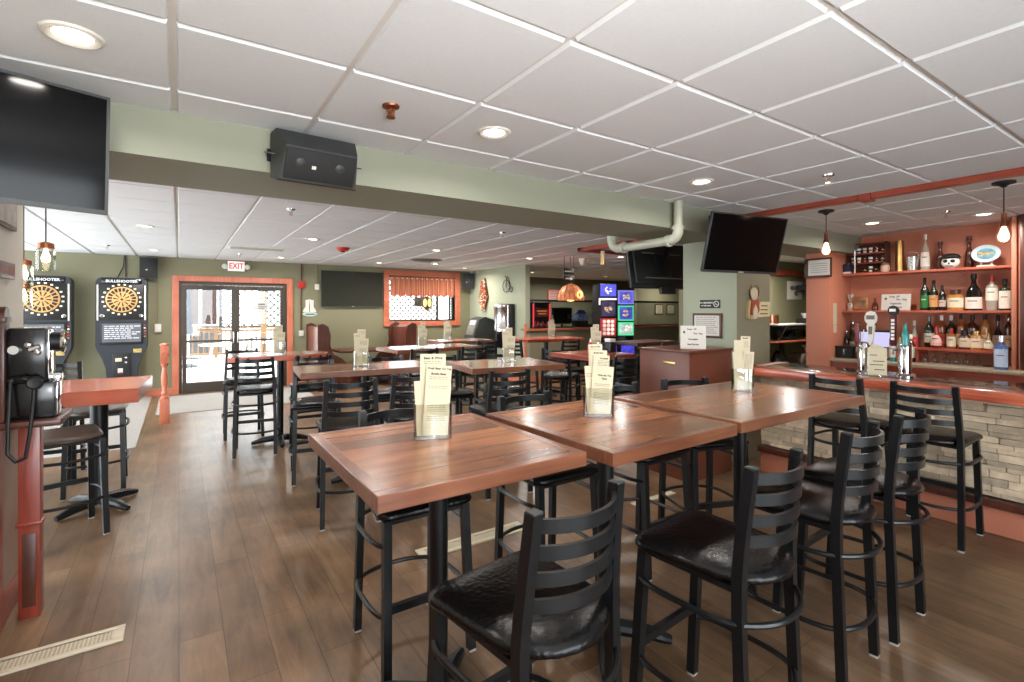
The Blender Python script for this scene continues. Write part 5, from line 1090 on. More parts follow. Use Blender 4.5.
# door notices and valance
t = thing('door_notice', 'grey notice stuck on the glass door leaf by the lattice', 'notice', (1.44, 11.52, 1.68)); mb = MB(); mb.b2((-0.11, -0.004, -0.08), (0.11, -0.001, 0.08)); mb.build('notice_sheet', mat('grey_notice', (186, 184, 180), 0.6), t, 0); mb = MB(); mb.b2((-0.08, -0.0052, 0.03), (0.05, -0.0039, 0.045)); mb.b2((-0.08, -0.0052, -0.02), (0.08, -0.0039, -0.01)); mb.b2((-0.08, -0.0052, -0.05), (0.03, -0.0039, -0.04)); mb.build('small_print', 'ink', t, 0)
t = thing('window_valance', 'striped orange-red valance gathered on a white rod in the window', 'valance', (4.99, 11.44, 2.36))
mb = MB(); mb.tube([(-0.86, 0, 0), (0.86, 0, 0)], 0.014, 10); mb.build('curtain_rod', 'white', t)
mb = MB(); n = 120; vs = []
for i in range(n + 1):
    x = -0.84 + 1.68 * i / n; ph = i / n * 2 * PI * 13; sc_ = abs(math.sin(i / n * PI * 9))
    for k in range(6):
        q = k / 5; vs.append((x, 0.022 * math.sin(ph) * (0.3 + 0.7 * q) - 0.016, 0.035 - (0.43 + 0.05 * sc_) * q))
mb.add(vs, [(i * 6 + k, i * 6 + k + 1, (i + 1) * 6 + k + 1, (i + 1) * 6 + k) for i in range(n) for k in range(5)])
def stripes():
    m, nt, N, L, b = _new('striped_fabric'); tc = N.new('ShaderNodeTexCoord'); wv = N.new('ShaderNodeTexWave'); wv.bands_direction = 'X'; wv.inputs['Scale'].default_value = 7.5; wv.inputs['Distortion'].default_value = 0.4
    L.new(tc.outputs['Object'], wv.inputs['Vector']); rp = N.new('ShaderNodeValToRGB'); e = rp.color_ramp.elements
    e[0].color = lin((150, 66, 52)); e[1].color = lin((206, 140, 104)); e[0].position = 0.35; e[1].position = 0.6
    L.new(wv.outputs['Fac'], rp.inputs['Fac']); L.new(rp.outputs['Color'], b.inputs['Base Color']); b.inputs['Roughness'].default_value = 0.9; return m
mb.build('fabric', stripes(), t, 60)
t = thing('stained_glass_ornament', 'small stained glass lantern ornament hanging before the window', 'ornament', (5.02, 11.3, 1.56)); mb = MB()
mb.prism([(0, 0), (0.13, 0.13), (0.14, 0.3), (0.0, 0.38), (-0.14, 0.3), (-0.13, 0.13)], 0.03, FRONT); mb.build('lead_frame', 'dark_wood', t)
for s in (-1, 1): mb = MB(); mb.lathe([(0, 0.04), (0.8, 0.036), (1, 0.03)], 18, Matrix.Translation((s * 0.058, 0, 0.215)) @ FRONT @ Matrix.Diagonal((0.048, 0.10, 1, 1))); mb.build('glass_oval', 'greenglow', t)
mb = MB(); mb.tube([(0, -0.01, 0.38), (0, -0.01, 1.03)], 0.003, 5); mb.build('hanging_wire', 'brass', t)
t = thing('outside_sign', 'grey board sign hanging outside the high window', 'sign', (5.6, 13.0, 1.7)); mb = MB(); mb.b2((-0.2, -0.01, 0), (0.22, 0.01, 0.26), 0.003); mb.build('board', mat('grey_board', (128, 126, 122), 0.6, var=0.3, scale=9), t); mb = MB(); mb.b2((-0.2, -0.01, 0.26), (-0.18, 0.01, 1.6)); mb.b2((0.2, -0.01, 0.26), (0.22, 0.01, 1.6)); mb.build('hanger', 'charcoal', t, 0)
# ------------------------------------------------------------------ booth under the wide TV
def bench(label, x, y, flip):
    t = thing('high_back_bench', label, 'bench', (x, y, 0), 180 if flip else 0, 'high-back booth benches')
    a = MB(); a.b2((-0.06, -0.5, 0.1), (0.02, 0.5, 1.26), 0.02); a.build('back_panel', 'cab_wood', t)
    a = MB(); a.b2((0.022, -0.48, 0.48), (0.10, 0.48, 1.24), 0.03); a.build('back_cushion', 'maroon', t)
    a = MB(); a.b2((0.022, -0.48, 0.37), (0.52, 0.48, 0.475), 0.03); a.build('seat', 'maroon', t)
    a = MB(); a.b2((0.02, -0.47, 0.02), (0.48, 0.47, 0.369)); a.build('seat_base', 'dark_wood', t, 0)
    for s in (-1, 1):
        P = [(-0.08, 0.0), (0.5, 0.0), (0.5, 0.5), (0.40, 0.62), (0.22, 0.72), (0.16, 0.9), (0.17, 1.1), (0.12, 1.27), (0.02, 1.33), (-0.08, 1.3)]
        a = MB(); a.prism(P, 0.03, Matrix.Translation((0, s * 0.5 + (0.03 if s > 0 else 0), 0)) @ FRONT); a.build('end_panel', 'dark_wood', t)
    return t
bench('high-back maroon bench between the door casing and the booth table', 2.33, 10.75, False); bench('high-back maroon bench below the valance window', 4.22, 10.75, True)
t = thing('booth_table', 'brown booth table between the two high-back benches', 'table', (3.27, 10.8, 0)); mb = MB(); mb.b2((-0.55, -0.42, 0.72), (0.55, 0.42, 0.765), 0.006); mb.build('tabletop', 'dark_wood', t); mb = MB(); mb.lathe([(0, 0), (0.25, 0), (0.25, 0.02), (0.04, 0.06), (0.04, 0.72), (0, 0.72)], 16); mb.build('pedestal', 'black_metal', t)
# ------------------------------------------------------------------ kiosk, jukebox, wall ornaments on the sage wall
t = thing('cash_kiosk', 'dark free-standing kiosk with a lit lavender screen', 'kiosk', (6.0, 10.35, 0), -90)
prof = [(-0.26, 0.0), (-0.26, 0.82), (-0.34, 0.88), (-0.33, 0.98), (-0.18, 1.38), (-0.02, 1.44), (0.24, 1.36), (0.26, 0.0)]
mb = MB(); mb.prism(prof, 0.46, Matrix.Translation((-0.23, 0, 0)) @ Matrix(((0, 0, 1, 0), (1, 0, 0, 0), (0, 1, 0, 0), (0, 0, 0, 1)))); mb.build('kiosk_body', 'charcoal', t, 20)
n_ = Vector((0, 0.15, 0.4)).normalized(); SL = Matrix.Translation((0, -0.262, 1.19)) @ Matrix.Rotation(R(90 - 20.5), 4, 'X')
mb = MB(); mb.box((0, 0, 0.004), (0.36, 0.38, 0.01), 0.003, SL); o = mb.build('front_bezel', 'inkgrey', t); mb = MB(); mb.b2((-0.13, 0.06, 0.0095), (0.13, 0.17, 0.012), 0, SL); mb.build('lit_screen', emitter('kiosk_screen', (206, 196, 236), 1.3), o, 0); mb = MB(); mb.b2((-0.1, -0.13, 0.0095), (0.1, 0.02, 0.014), 0.002, SL); mb.build('keypad', 'inkgrey', o)
t = thing('wall_jukebox', 'silver drum-fronted jukebox on the sage wall', 'jukebox', (6.285, 9.6, 0.72), -90)
mb = MB(); mb.b2((-0.27, -0.16, 0), (0.27, 0, 1.02), 0.02); mb.build('cabinet', 'black', t); mb = MB(); mb.lathe([(0.0, 0), (0.2, 0), (0.215, 0.02), (0.215, 0.1), (0.205, 0.12), (0.205, 0.5), (0.215, 0.52), (0.215, 0.6), (0.2, 0.62), (0, 0.62)], 24, Matrix.Translation((0, -0.15, 0.39))); mb.build('drum_front', 'steel', t)
mb = MB(); mb.b2((-0.2, -0.185, 0.04), (0.2, -0.16, 0.36), 0.01); mb.build('lower_door', 'black_gloss', t); mb = MB(); mb.tube([(0.24, -0.17, 0.06), (0.24, -0.17, 0.98)], 0.012, 8); mb.tube([(-0.24, -0.17, 0.06), (-0.24, -0.17, 0.98)], 0.012, 8); mb.build('side_tubes', 'chrome', t)
t = thing('hanging_garland', 'diamond-shaped garland of red and cream beads on the sage wall', 'wall hanging', (6.285, 10.68, 1.56), -90); rnd = random.Random(9)
for mm in ('redplastic', 'paper', 'brass'):
    mb = MB()
    for k in range(60):
        z = rnd.uniform(0.03, 0.78); hw_ = 0.03 + 0.17 * (1 - abs(z - 0.36) / 0.45) if abs(z - 0.36) < 0.45 else 0.03
        mb.ell((rnd.uniform(-hw_, hw_), -0.03 - rnd.uniform(0, 0.03), z), (0.022, 0.02, 0.022), 8, 5)
    o = mb.build('beads', mm, t); o['kind'] = 'stuff'
mb = MB(); mb.prism([(0, 0.0), (0.2, 0.36), (0.05, 0.82), (-0.05, 0.82), (-0.2, 0.36)], 0.02, FRONT); mb.build('backing', 'dark_wood', t)
t = thing('iron_bicycle', 'little iron high-wheel bicycle on the sage wall', 'wall ornament', (6.285, 9.62, 2.0), -90)
def ring(mb, c, r, w=0.008, n=24): mb.tube([(c[0] + r * math.cos(2 * PI * k / n), c[1], c[2] + r * math.sin(2 * PI * k / n)) for k in range(n + 1)], w, 6)
mb = MB(); ring(mb, (-0.05, -0.02, 0.15), 0.14)
for k in range(8): a = k * PI / 4; mb.tube([(-0.05, -0.02, 0.15), (-0.05 + 0.14 * math.cos(a), -0.02, 0.15 + 0.14 * math.sin(a))], 0.003, 5)
mb.build('big_wheel', 'black_metal', t); mb = MB(); ring(mb, (0.16, -0.02, 0.07), 0.06); mb.build('small_wheel', 'black_metal', t); mb = MB(); mb.tube([(-0.05, -0.02, 0.15), (-0.04, -0.02, 0.34), (0.06, -0.02, 0.30), (0.13, -0.02, 0.16), (0.16, -0.02, 0.07)], 0.009, 6); mb.tube([(-0.1, -0.02, 0.38), (-0.04, -0.02, 0.34), (0.0, -0.02, 0.38)], 0.007, 6); mb.box((0.02, -0.02, 0.335), (0.08, 0.03, 0.014), 0.004); mb.build('frame_and_saddle', 'black_metal', t)
# ------------------------------------------------------------------ newel post
t = thing('newel_post', 'turned orange wooden newel post standing before the glass doors', 'post', (-0.17, 8.66, 0))
mb = MB(); mb.b2((-0.06, -0.06, 0), (0.06, 0.06, 0.34), 0.004); mb.build('square_block', 'orange_trim', t); mb = MB(); mb.b2((-0.05, -0.05, 0.84), (0.05, 0.05, 1.09), 0.004); mb.build('square_block', 'orange_trim', t)
mb = MB(); mb.lathe([(0.045, 0.34), (0.05, 0.36), (0.03, 0.39), (0.042, 0.42), (0.026, 0.46), (0.04, 0.56), (0.044, 0.64), (0.03, 0.76), (0.028, 0.79), (0.042, 0.81), (0.045, 0.84)], 18); mb.build('turned_shaft', 'orange_trim', t)
mb = MB(); mb.lathe([(0.05, 1.09), (0.058, 1.1), (0.058, 1.115), (0.03, 1.13), (0, 1.135)], 18); mb.build('cap', 'orange_trim', t)
for mx_ in (TR((0.0, -0.05, 0.97)) @ FRONT, TR((0.05, 0, 0.97), PI / 2) @ FRONT): mb = MB(); mb.lathe([(0, 0.012), (0.016, 0.012), (0.02, 0.004), (0.034, 0.01), (0.036, 0)], 16, mx_); mb.build('rosette', 'orange_trim', t)
mb = MB(); mb.b2((-0.02, 0.06, 0.0), (0.02, 0.5, 0.3), 0.003); mb.build('kerb_board', 'white', t)
# ------------------------------------------------------------------ payphone and ledge by the near wall
t = thing('phone_ledge', 'wooden ledge on two red stained posts under the old payphone', 'ledge', (-0.76, 3.5, 0))
mb = MB(); mb.b2((0.002, -0.03, 1.0), (0.25, 0.32, 1.035), 0.008); mb.build('ledge_top', 'dark_wood', t); mb = MB(); mb.b2((0.07, 0.05, 0), (0.155, 0.13, 1.0), 0.004); mb.b2((0.06, 0.04, 0.48), (0.165, 0.14, 0.50), 0.004); mb.build('post', 'red_post', t);
mb = MB(); mb.b2((0.085, 0.045, 0.06), (0.14, 0.05, 0.44), 0.003); mb.build('post_inlay', 'dark_wood', t)
t = thing('payphone', 'old black payphone with chrome front and looped handset cord', 'payphone', (-0.757, 3.62, 1.037))
mb = MB(); mb.b2((0.002, -0.13, 0.0), (0.03, -0.03, 0.52), 0.004); mb.b2((0.002, -0.14, 0.5), (0.036, -0.025, 0.53), 0.004); mb.lathe([(0, 0), (0.05, 0), (0.05, 0.028), (0, 0.028)], 20, Matrix.Translation((0.002, -0.08, 0.53)) @ Matrix.Rotation(PI / 2, 4, 'Y')); mb.build('backboard', 'dark_wood', t)
mb = MB(); mb.b2((0.03, -0.1, 0.0), (0.215, 0.1, 0.19), 0.012); mb.b2((0.03, -0.1, 0.185), (0.18, 0.1, 0.47), 0.012); mb.build('phone_body', 'black_gloss', t)
mb = MB(); mb.b2((0.181, -0.085, 0.20), (0.19, 0.085, 0.46), 0.004); mb.b2((0.216, -0.085, 0.01), (0.224, 0.085, 0.18), 0.004); mb.b2((0.19, -0.06, 0.185), (0.23, 0.06, 0.22), 0.004); mb.build('chrome_front', 'chrome', t)
mb = MB(); mb.lathe([(0.05, -0.008), (0.05, 0.04), (0.0, 0.044)], 22, Matrix.Translation((0.19, 0.0, 0.395)) @ Matrix.Rotation(PI / 2, 4, 'Y')); mb.build('dial_drum', 'black', t); mb = MB(); mb.lathe([(0.046, 0.04), (0.062, 0.038), (0.064, 0.048), (0.05, 0.053), (0.046, 0.047)], 24, Matrix.Translation((0.19, 0.0, 0.395)) @ Matrix.Rotation(PI / 2, 4, 'Y')); mb.build('dial_ring', 'chrome', t)
mb = MB(); mb.tube([(0.055, -0.10, 0.21), (0.10, -0.125, 0.215), (0.14, -0.12, 0.20)], 0.015, 10); mb.lathe([(0, 0), (0.02, 0), (0.034, 0.02), (0.034, 0.035), (0.026, 0.04), (0, 0.036)], 16, Matrix.Translation((0.14, -0.1, 0.19)) @ FRONT); mb.ell((0.052, -0.115, 0.205), (0.018, 0.018, 0.018), 12, 8); mb.build('handset', 'black', t)
mb = MB(); mb.tube([(0.06, -0.10, 0.36), (0.06, -0.125, 0.36)], 0.022, 12); mb.tube([(0.12, -0.10, 0.36), (0.125, -0.125, 0.36), (0.16, -0.125, 0.375)], 0.014, 10); mb.ell((0.115, -0.12, 0.385), (0.018, 0.012, 0.018), 10, 6); mb.ell((0.15, -0.12, 0.345), (0.016, 0.012, 0.016), 10, 6); mb.build('cradle_hook', 'chrome', t)
cord = [(0.05, -0.125, 0.2), (0.05, -0.165, -0.02), (0.05, -0.175, -0.15), (0.08, -0.175, -0.195), (0.115, -0.175, -0.18), (0.13, -0.17, -0.06), (0.138, -0.15, 0.08), (0.14, -0.135, 0.17)]
pts = []
for i in range(len(cord) - 1):
    for k in range(6):
        p = Vector(cord[i]).lerp(Vector(cord[i + 1]), k / 6); pts.append(p)
mb = MB(); mb.tube(pts, 0.008, 8); mb.build('cord', 'black', t)
def pic(label, y0, y1, z0, z1, m_):
    t = thing('picture_frame', label, 'picture', (-0.759, (y0 + y1) / 2, (z0 + z1) / 2), 90); w_, h_ = (y1 - y0) / 2, (z1 - z0) / 2
    a = MB(); a.b2((-w_, -0.018, -h_), (w_, 0, h_), 0.003); a.build('frame', 'dark_wood', t); a = MB(); a.b2((-w_ + 0.022, -0.0205, -h_ + 0.02), (w_ - 0.022, -0.018, h_ - 0.02)); a.build('print', m_, t, 0)
pic('dark framed picture with pale margin high on the near wall', 3.3, 3.8, 2.03, 2.34, mat('pale_print', (190, 180, 170), 0.4, var=0.4, scale=10)); pic('small dark framed picture low on the near wall above the payphone', 3.3, 3.76, 1.765, 1.85, mat('red_print', (120, 60, 56), 0.4, var=0.6, scale=20))
# jar pendants over the red table
def jar(label, x, y, z):
    t = thing('jar_pendant', label, 'pendant lamp', (x, y, CH), 0, 'mason jar pendants'); d = z - CH
    a = MB(); a.tube([(0, 0, -0.004), (0, 0, d + 0.1)], 0.0045, 6); a.build('cord', 'black', t); a = MB(); a.lathe([(0, d + 0.115), (0.02, d + 0.11), (0.045, d + 0.1), (0.046, d + 0.065), (0, d + 0.065)], 18); a.build('lid', 'copper', t)
    a = MB(); a.lathe([(0.04, d + 0.066), (0.053, d + 0.05), (0.053, d - 0.08), (0.046, d - 0.09), (0, d - 0.09)], 20); a.build('jar', 'jar_glass', t); a = MB(); a.lathe([(0.01, d + 0.062), (0.014, d + 0.04), (0.026, d + 0.0), (0.022, d - 0.025), (0, d - 0.035)], 16); a.build('bulb', 'bulb', t)
jar('highest of the mason jar pendants over the red table', -0.775, 4.72, 1.965); jar('middle mason jar pendant, cord close to the wall end', -0.95, 5.05, 1.865); jar('lowest of the mason jar pendants before the dart machine', -1.0, 5.30, 1.70)
# ------------------------------------------------------------------ floor registers
def register(label, x0, x1, y0, y1):
    t = thing('floor_register', label, 'floor vent', ((x0 + x1) / 2, (y0 + y1) / 2, 0), 0, 'beige floor registers'); w_, d_ = (x1 - x0) / 2, (y1 - y0) / 2
    a = MB(); a.b2((-w_, -d_, 0), (w_, -d_ + 0.03, 0.012), 0.003); a.b2((-w_, d_ - 0.03, 0), (w_, d_, 0.012), 0.003); a.b2((-w_, -d_ + 0.03, 0), (-w_ + 0.05, d_ - 0.03, 0.012), 0.003); a.b2((w_ - 0.05, -d_ + 0.03, 0), (w_, d_ - 0.03, 0.012), 0.003); a.build('register_frame', 'register', t)
    a = MB(); a.b2((-w_ + 0.05, -d_ + 0.03, 0), (w_ - 0.05, d_ - 0.03, 0.006)); a.build('register_grille', 'reg_dark', t, 0); a = MB()
    k = -w_ + 0.06
    while k < w_ - 0.06: a.b2((k, -d_ + 0.034, 0.006), (k + 0.006, d_ - 0.034, 0.009)); k += 0.016
    a.build('grille_bars', 'register', t, 0)
register('beige floor register in the walkway near the wainscot', -1.0 + 0.27, -0.225, 3.055, 3.2); register('beige floor register under the joined tables', 1.3, 2.12, 2.98, 3.12); register('beige floor register near the brown cabinet', 3.1, 3.6, 2.84, 2.9)
# ------------------------------------------------------------------ brown cabinet with soup sign
t = thing('host_cabinet', 'brown laminate cabinet standing before the sage column', 'cabinet', (4.25, 3.24, 0)); mb = MB(); mb.b2((-0.33, -0.3, 0), (0.33, 0.3, 1.2), 0.004); mb.build('cabinet_body', 'cab_wood', t); mb = MB(); mb.b2((-0.34, -0.31, 1.2), (0.34, 0.31, 1.222), 0.004); mb.build('cabinet_top', 'cab_wood', t)
mb = MB(); mb.b2((-0.334, -0.14, 1.075), (-0.33, 0.0, 1.105), 0.001); mb.build('pull_plate', 'brass', t)
soup_sign('white hand-lettered soup sign on the brown cabinet', 4.16, 3.08, 1.2225, -52, 0.235, 0.225)
# on the column
t = thing('column_sign', 'black strip sign with white lettering and a round symbol on the sage column', 'sign', (4.838, 3.365, 1.665), -90); mb = MB(); mb.b2((-0.125, -0.006, -0.045), (0.125, 0, 0.045), 0.002); mb.build('board', 'black', t); text('NO SMOKING', 0.026, 'white', t, fr(-0.045, -0.0066, 0.014), 'lettering', 0.0006); text('IN THIS AREA', 0.02, 'white', t, fr(-0.045, -0.0066, -0.018), 'lettering', 0.0004)
mb = MB(); mb.tube([(0.08 + 0.03 * math.cos(a), -0.0068, 0.03 * math.sin(a)) for a in [2 * PI * k / 20 for k in range(21)]], 0.0035, 6); mb.bar((0.06, -0.0068, 0.02), (0.1, -0.0068, -0.02), 0.005, 0.003); mb.bar((0.062, -0.0066, -0.004), (0.098, -0.0066, -0.004), 0.006, 0.002); mb.build('round_symbol', 'white', t)
t = thing('framed_document', 'framed white document on the sage column', 'framed document', (4.838, 3.395, 1.43), -90); mb = MB(); mb.b2((-0.18, -0.02, -0.135), (0.18, 0, 0.135), 0.004); mb.build('frame', 'dark_wood', t); mb = MB(); mb.b2((-0.155, -0.022, -0.11), (0.155, -0.02, 0.11)); mb.build('document', 'paper_w', t, 0); mb = MB(); rnd = random.Random(5)
for k in range(9):
    x_ = -0.13
    while x_ < 0.1: L_ = rnd.uniform(0.02, 0.05); mb.b2((x_, -0.0232, 0.085 - k * 0.021), (x_ + L_, -0.0218, 0.09 - k * 0.021)); x_ += L_ + 0.008
mb.build('small_print', 'inkgrey', t, 0)
t = thing('folk_art_figure', 'carved wooden figure holding a cream plaque on the shaded column face', 'wall ornament', (5.22, 3.048, 1.5)); 
mb = MB(); mb.ell((-0.10, -0.02, 0.27), (0.07, 0.02, 0.07), 16, 8); mb.build('head', mat('pale_carving', (206, 190, 160), 0.6), t)
mb = MB(); mb.prism([(-0.16, 0.2), (-0.02, 0.22), (0.0, 0.1), (-0.06, 0.03), (-0.15, 0.05)], 0.025, FRONT); mb.build('jacket', mat('faded_red', (166, 74, 56), 0.6), t)
mb = MB(); mb.prism([(-0.22, 0.02), (-0.19, 0.2), (-0.16, 0.2), (-0.18, 0.0)], 0.02, FRONT); mb.build('paddle', mat('tan_carving', (200, 172, 120), 0.6), t); mb = MB(); mb.prism([(-0.13, 0.0), (-0.06, 0.01), (-0.05, 0.1), (-0.09, 0.16), (-0.13, 0.1)], 0.034, FRONT); mb.build('bag', mat('cream_carving', (222, 210, 180), 0.6), t)
mb = MB(); ring(mb, (-0.09, -0.02, 0.29), 0.085, 0.006); mb.build('hoop', 'brass', t)
mb = MB(); mb.prism([(-0.03, 0.02), (0.2, 0.03), (0.21, 0.19), (0.05, 0.19), (-0.02, 0.14)], 0.022, FRONT); o = mb.build('plaque', mat('cream_plaque', (226, 210, 164), 0.6), t); mb = MB()
for k in range(3): mb.b2((0.03 - 0.01 * k, -0.0235, 0.14 - k * 0.043), (0.16, -0.0215, 0.152 - k * 0.043))
mb.build('plaque_lettering', mat('brown_ink', (120, 84, 50), 0.6), o, 0)
# ------------------------------------------------------------------ beyond the low wall
t = thing('partition_screen', 'black framed glass screen on top of the low wall', 'glass screen', (6.42, 9.0, 1.19)); F = MB(); L_ = 6.8
F.b2((0, -0.03, 0.60), (L_, 0.03, 0.645), 0.003); F.build('top_rail', 'black', t)
for x in (0, 2.3, 3.05, L_ - 0.05): F = MB(); F.b2((x, -0.025, 0), (x + 0.05, 0.025, 0.6)); F.build('upright', 'black', t, 0)
F = MB(); F.b2((0.0, -0.02, 0.0), (L_, 0.02, 0.03)); F.build('bottom_rail', 'black', t, 0)
for a, b_ in ((0.05, 2.3), (3.1, L_ - 0.05)): F = MB(); F.b2((a, -0.003, 0.03), (b_, 0.003, 0.6)); F.build('glass_pane', 'pane', t, 0)
mb = MB(); mb.b2((6.5, 9.16, 0), (11.2, 9.75, 1.14), 0.004); o = mb.build('service_counter', 'cab_wood'); tag(o, 'brown counter behind the black framed glass screen', 'counter')
mb = MB(); mb.b2((11.6, 10.6, 0), (13.9, 10.7, 2.3)); o = struct('wall_partition', mb, 'olive')
t = thing('display_cooler', 'red lit display cooler behind the glass screen', 'cooler', (6.97, 9.45, 1.141)); mb = MB(); mb.b2((-0.27, -0.2, 0), (0.27, 0.2, 0.64), 0.01); mb.build('cooler_body', 'black', t)
for s in (-1, 1): mb = MB(); mb.b2((s * 0.235 - 0.02, -0.206, 0.03), (s * 0.235 + 0.02, -0.2, 0.61)); mb.build('lit_side', emitter('cooler_red', (226, 70, 76), 1.0), t, 0)
mb = MB(); mb.b2((-0.2, -0.205, 0.3), (0.2, -0.2, 0.5)); o = mb.build('sign_panel', mat('red_sign', (120, 30, 30), 0.4, emit=0.2), t, 0); mb = MB(); mb.b2((-0.14, -0.2065, 0.42), (0.14, -0.2048, 0.45)); mb.b2((-0.1, -0.2065, 0.36), (0.12, -0.2048, 0.385)); mb.build('sign_stripe', mat('amber_print', (206, 150, 90), 0.5, emit=0.3), o, 0)
mb = MB(); rnd = random.Random(2)
for k in range(14): mb.box((-0.18 + 0.028 * k, -0.206, 0.1 + rnd.uniform(0, 0.05)), (0.02, 0.01, rnd.uniform(0.04, 0.12)))
mb.build('goods', mat('mixed_goods', (200, 90, 90), 0.5, island=0.6), t, 0)
t = thing('counter_monitor', 'black monitor behind the glass screen beside the red cooler', 'monitor', (7.78, 9.5, 1.141)); mb = MB(); mb.b2((-0.3, -0.03, 0.12), (0.3, 0.03, 0.52), 0.01); mb.build('casing', 'black', t); mb = MB(); mb.b2((-0.27, -0.033, 0.15), (0.27, -0.03, 0.49)); mb.build('screen', 'screen', t, 0); mb = MB(); mb.lathe([(0, 0), (0.12, 0), (0.1, 0.02), (0.03, 0.03), (0.03, 0.13), (0, 0.13)], 14); mb.build('stand', 'black', t)
t = thing('bottle_stand', 'small pale bottle glowing green beside the monitor', 'bottle', (7.4, 9.4, 1.141)); mb = MB(); mb.lathe([(0, 0), (0.05, 0), (0.05, 0.2), (0.02, 0.27), (0.02, 0.34), (0, 0.34)], 14); mb.build('glass_body', 'offwhite', t); mb = MB(); mb.lathe([(0.051, 0.06), (0.051, 0.14)], 14); mb.build('green_label', emitter('green_led', (90, 220, 150), 1.0), t)
t = thing('snack_display', 'blue and white snack display behind the glass screen', 'display', (8.33, 9.4, 1.141)); mb = MB(); mb.b2((-0.22, -0.12, 0), (0.22, 0.12, 0.2), 0.006); mb.build('tray', 'black', t); mb = MB(); mb.b2((-0.2, -0.1, 0.2), (0.2, 0.1, 0.36), 0.006); mb.build('packets', mat('blue_white_packets', (120, 140, 196), 0.4, var=0.6, scale=14), t); mb = MB(); mb.prism([(-0.2, 0.36), (0.2, 0.36), (0.1, 0.46), (-0.1, 0.46)], 0.02, Matrix.Translation((0, 0.05, 0)) @ FRONT); mb.build('topper', mat('blue_topper', (70, 84, 150), 0.4), t)
t = thing('paper_stand', 'cream papers clipped on a short stand behind the glass screen', 'paper stand', (8.7, 9.3, 1.0)); mb = MB(); mb.tube([(0, 0, 0.19), (0, 0, 0.3)], 0.012, 8); mb.lathe([(0, 0.19), (0.06, 0.19), (0.06, 0.2), (0, 0.2)], 14); mb.build('stand_rod', 'offwhite', t); mb = MB(); mb.b2((-0.17, -0.006, 0.26), (0.1, 0.0, 0.5)); mb.b2((-0.05, -0.012, 0.29), (0.17, -0.008, 0.47)); mb.build('papers', 'paper', t, 0)
t['label'] = 'cream papers clipped on a short stand on the low wall cap'; t.location = (8.42, 9.075, 1.0)
t = thing('wall_notice', 'pink and red framed notice on the dark far wall', 'notice', (9.85, 12.297, 1.88)); mb = MB(); mb.b2((-0.36, -0.02, 0), (0.36, 0, 0.36), 0.004); mb.build('frame', 'redplastic', t); mb = MB(); mb.b2((-0.33, -0.024, 0.03), (0.1, -0.02, 0.33)); o = mb.build('sheet', mat('pink_sheet', (206, 160, 150), 0.6), t, 0); mb = MB()
for k in range(5): mb.b2((-0.29, -0.0255, 0.08 + k * 0.05), (0.05, -0.0238, 0.095 + k * 0.05))
mb.build('small_print', 'inkgrey', o, 0)
for i, x in enumerate((11.75, 12.55)):
    t = thing('framed_notice', 'small framed cream notice on the olive panel, %s the column' % ('farther from', 'closer to')[i], 'notice', (12.6 + 0.55 * i, 10.597, 1.45), 0, 'framed notices behind the screen'); mb = MB(); mb.b2((-0.19, -0.015, 0), (0.19, 0, 0.34), 0.004); mb.build('frame', 'dark_wood', t); mb = MB(); mb.b2((-0.15, -0.018, 0.04), (0.15, -0.015, 0.3)); o = mb.build('sheet', 'paper', t, 0); mb = MB()
    for k in range(6): mb.b2((-0.11, -0.0195, 0.07 + k * 0.034), (0.1, -0.0178, 0.08 + k * 0.034))
    mb.build('small_print', 'inkgrey', o, 0)
t = thing('hanging_sign', 'black sign with white lettering and arrow hanging on chains', 'sign', (5.96, 7.08, 2.13)); mb = MB(); mb.b2((-0.12, -0.008, 0.12), (0.12, 0.008, 0.23), 0.002); mb.build('upper_board', 'black', t); mb = MB(); mb.b2((-0.12, -0.008, -0.01), (0.12, 0.008, 0.10), 0.002); mb.build('lower_board', 'black', t)
text('RESTROOMS', 0.036, 'white', t, fr(0, -0.0085, 0.175), 'lettering', 0.0012); mb = MB(); mb.prism([(-0.09, 0.035), (0.03, 0.035), (0.03, 0.015), (0.09, 0.045), (0.03, 0.075), (0.03, 0.055), (-0.09, 0.055)], 0.002, Matrix.Translation((0, -0.008, 0)) @ FRONT); mb.build('arrow', 'white', t, 0)
mb = MB(); mb.tube([(-0.11, 0, 0.23), (-0.11, 0, 0.466)], 0.005, 6); mb.tube([(0.11, 0, 0.23), (0.11, 0, 0.466)], 0.005, 6); mb.build('chain', 'black_metal', t)
t = thing('amber_lamp', 'dome lamp of amber stained glass hanging over a table', 'pendant lamp', (6.06, 7.15, 1.78)); mb = MB(); seg = 16
mb.lathe([(0.245, 0.0), (0.255, 0.06), (0.22, 0.16), (0.15, 0.25), (0.06, 0.30), (0.03, 0.31)], seg); mb.build('glass_dome', mat('amber_panels', (206, 128, 84), 0.3, var=0.5, scale=16, trans=0.0, emit=0.18), t, 0)
mb = MB()
for k in range(seg): a = 2 * PI * k / seg; c, s_ = math.cos(a), math.sin(a); mb.tube([(0.248 * c, 0.248 * s_, 0), (0.258 * c, 0.258 * s_, 0.06), (0.223 * c, 0.223 * s_, 0.16), (0.153 * c, 0.153 * s_, 0.25), (0.062 * c, 0.062 * s_, 0.303)], 0.004, 5)
mb.build('leading', 'copper', t); mb = MB(); mb.lathe([(0.0, -0.02), (0.06, -0.01), (0.075, 0.05), (0.05, 0.1), (0, 0.12)], 14); mb.build('bulb', 'amberglow', t); mb = MB(); mb.tube([(0, 0, 0.3), (0, 0, 0.816)], 0.006, 6); mb.build('chain', 'copper', t)
mb = MB(); mb.lathe([(0.5, 0), (1, 0.3)], 12, Matrix.Translation((0, -0.25, 0.1)) @ FRONT @ Matrix.Diagonal((0.07, 0.07, 0.03, 1))); mb.build('lit_panel', 'amberglow', t)
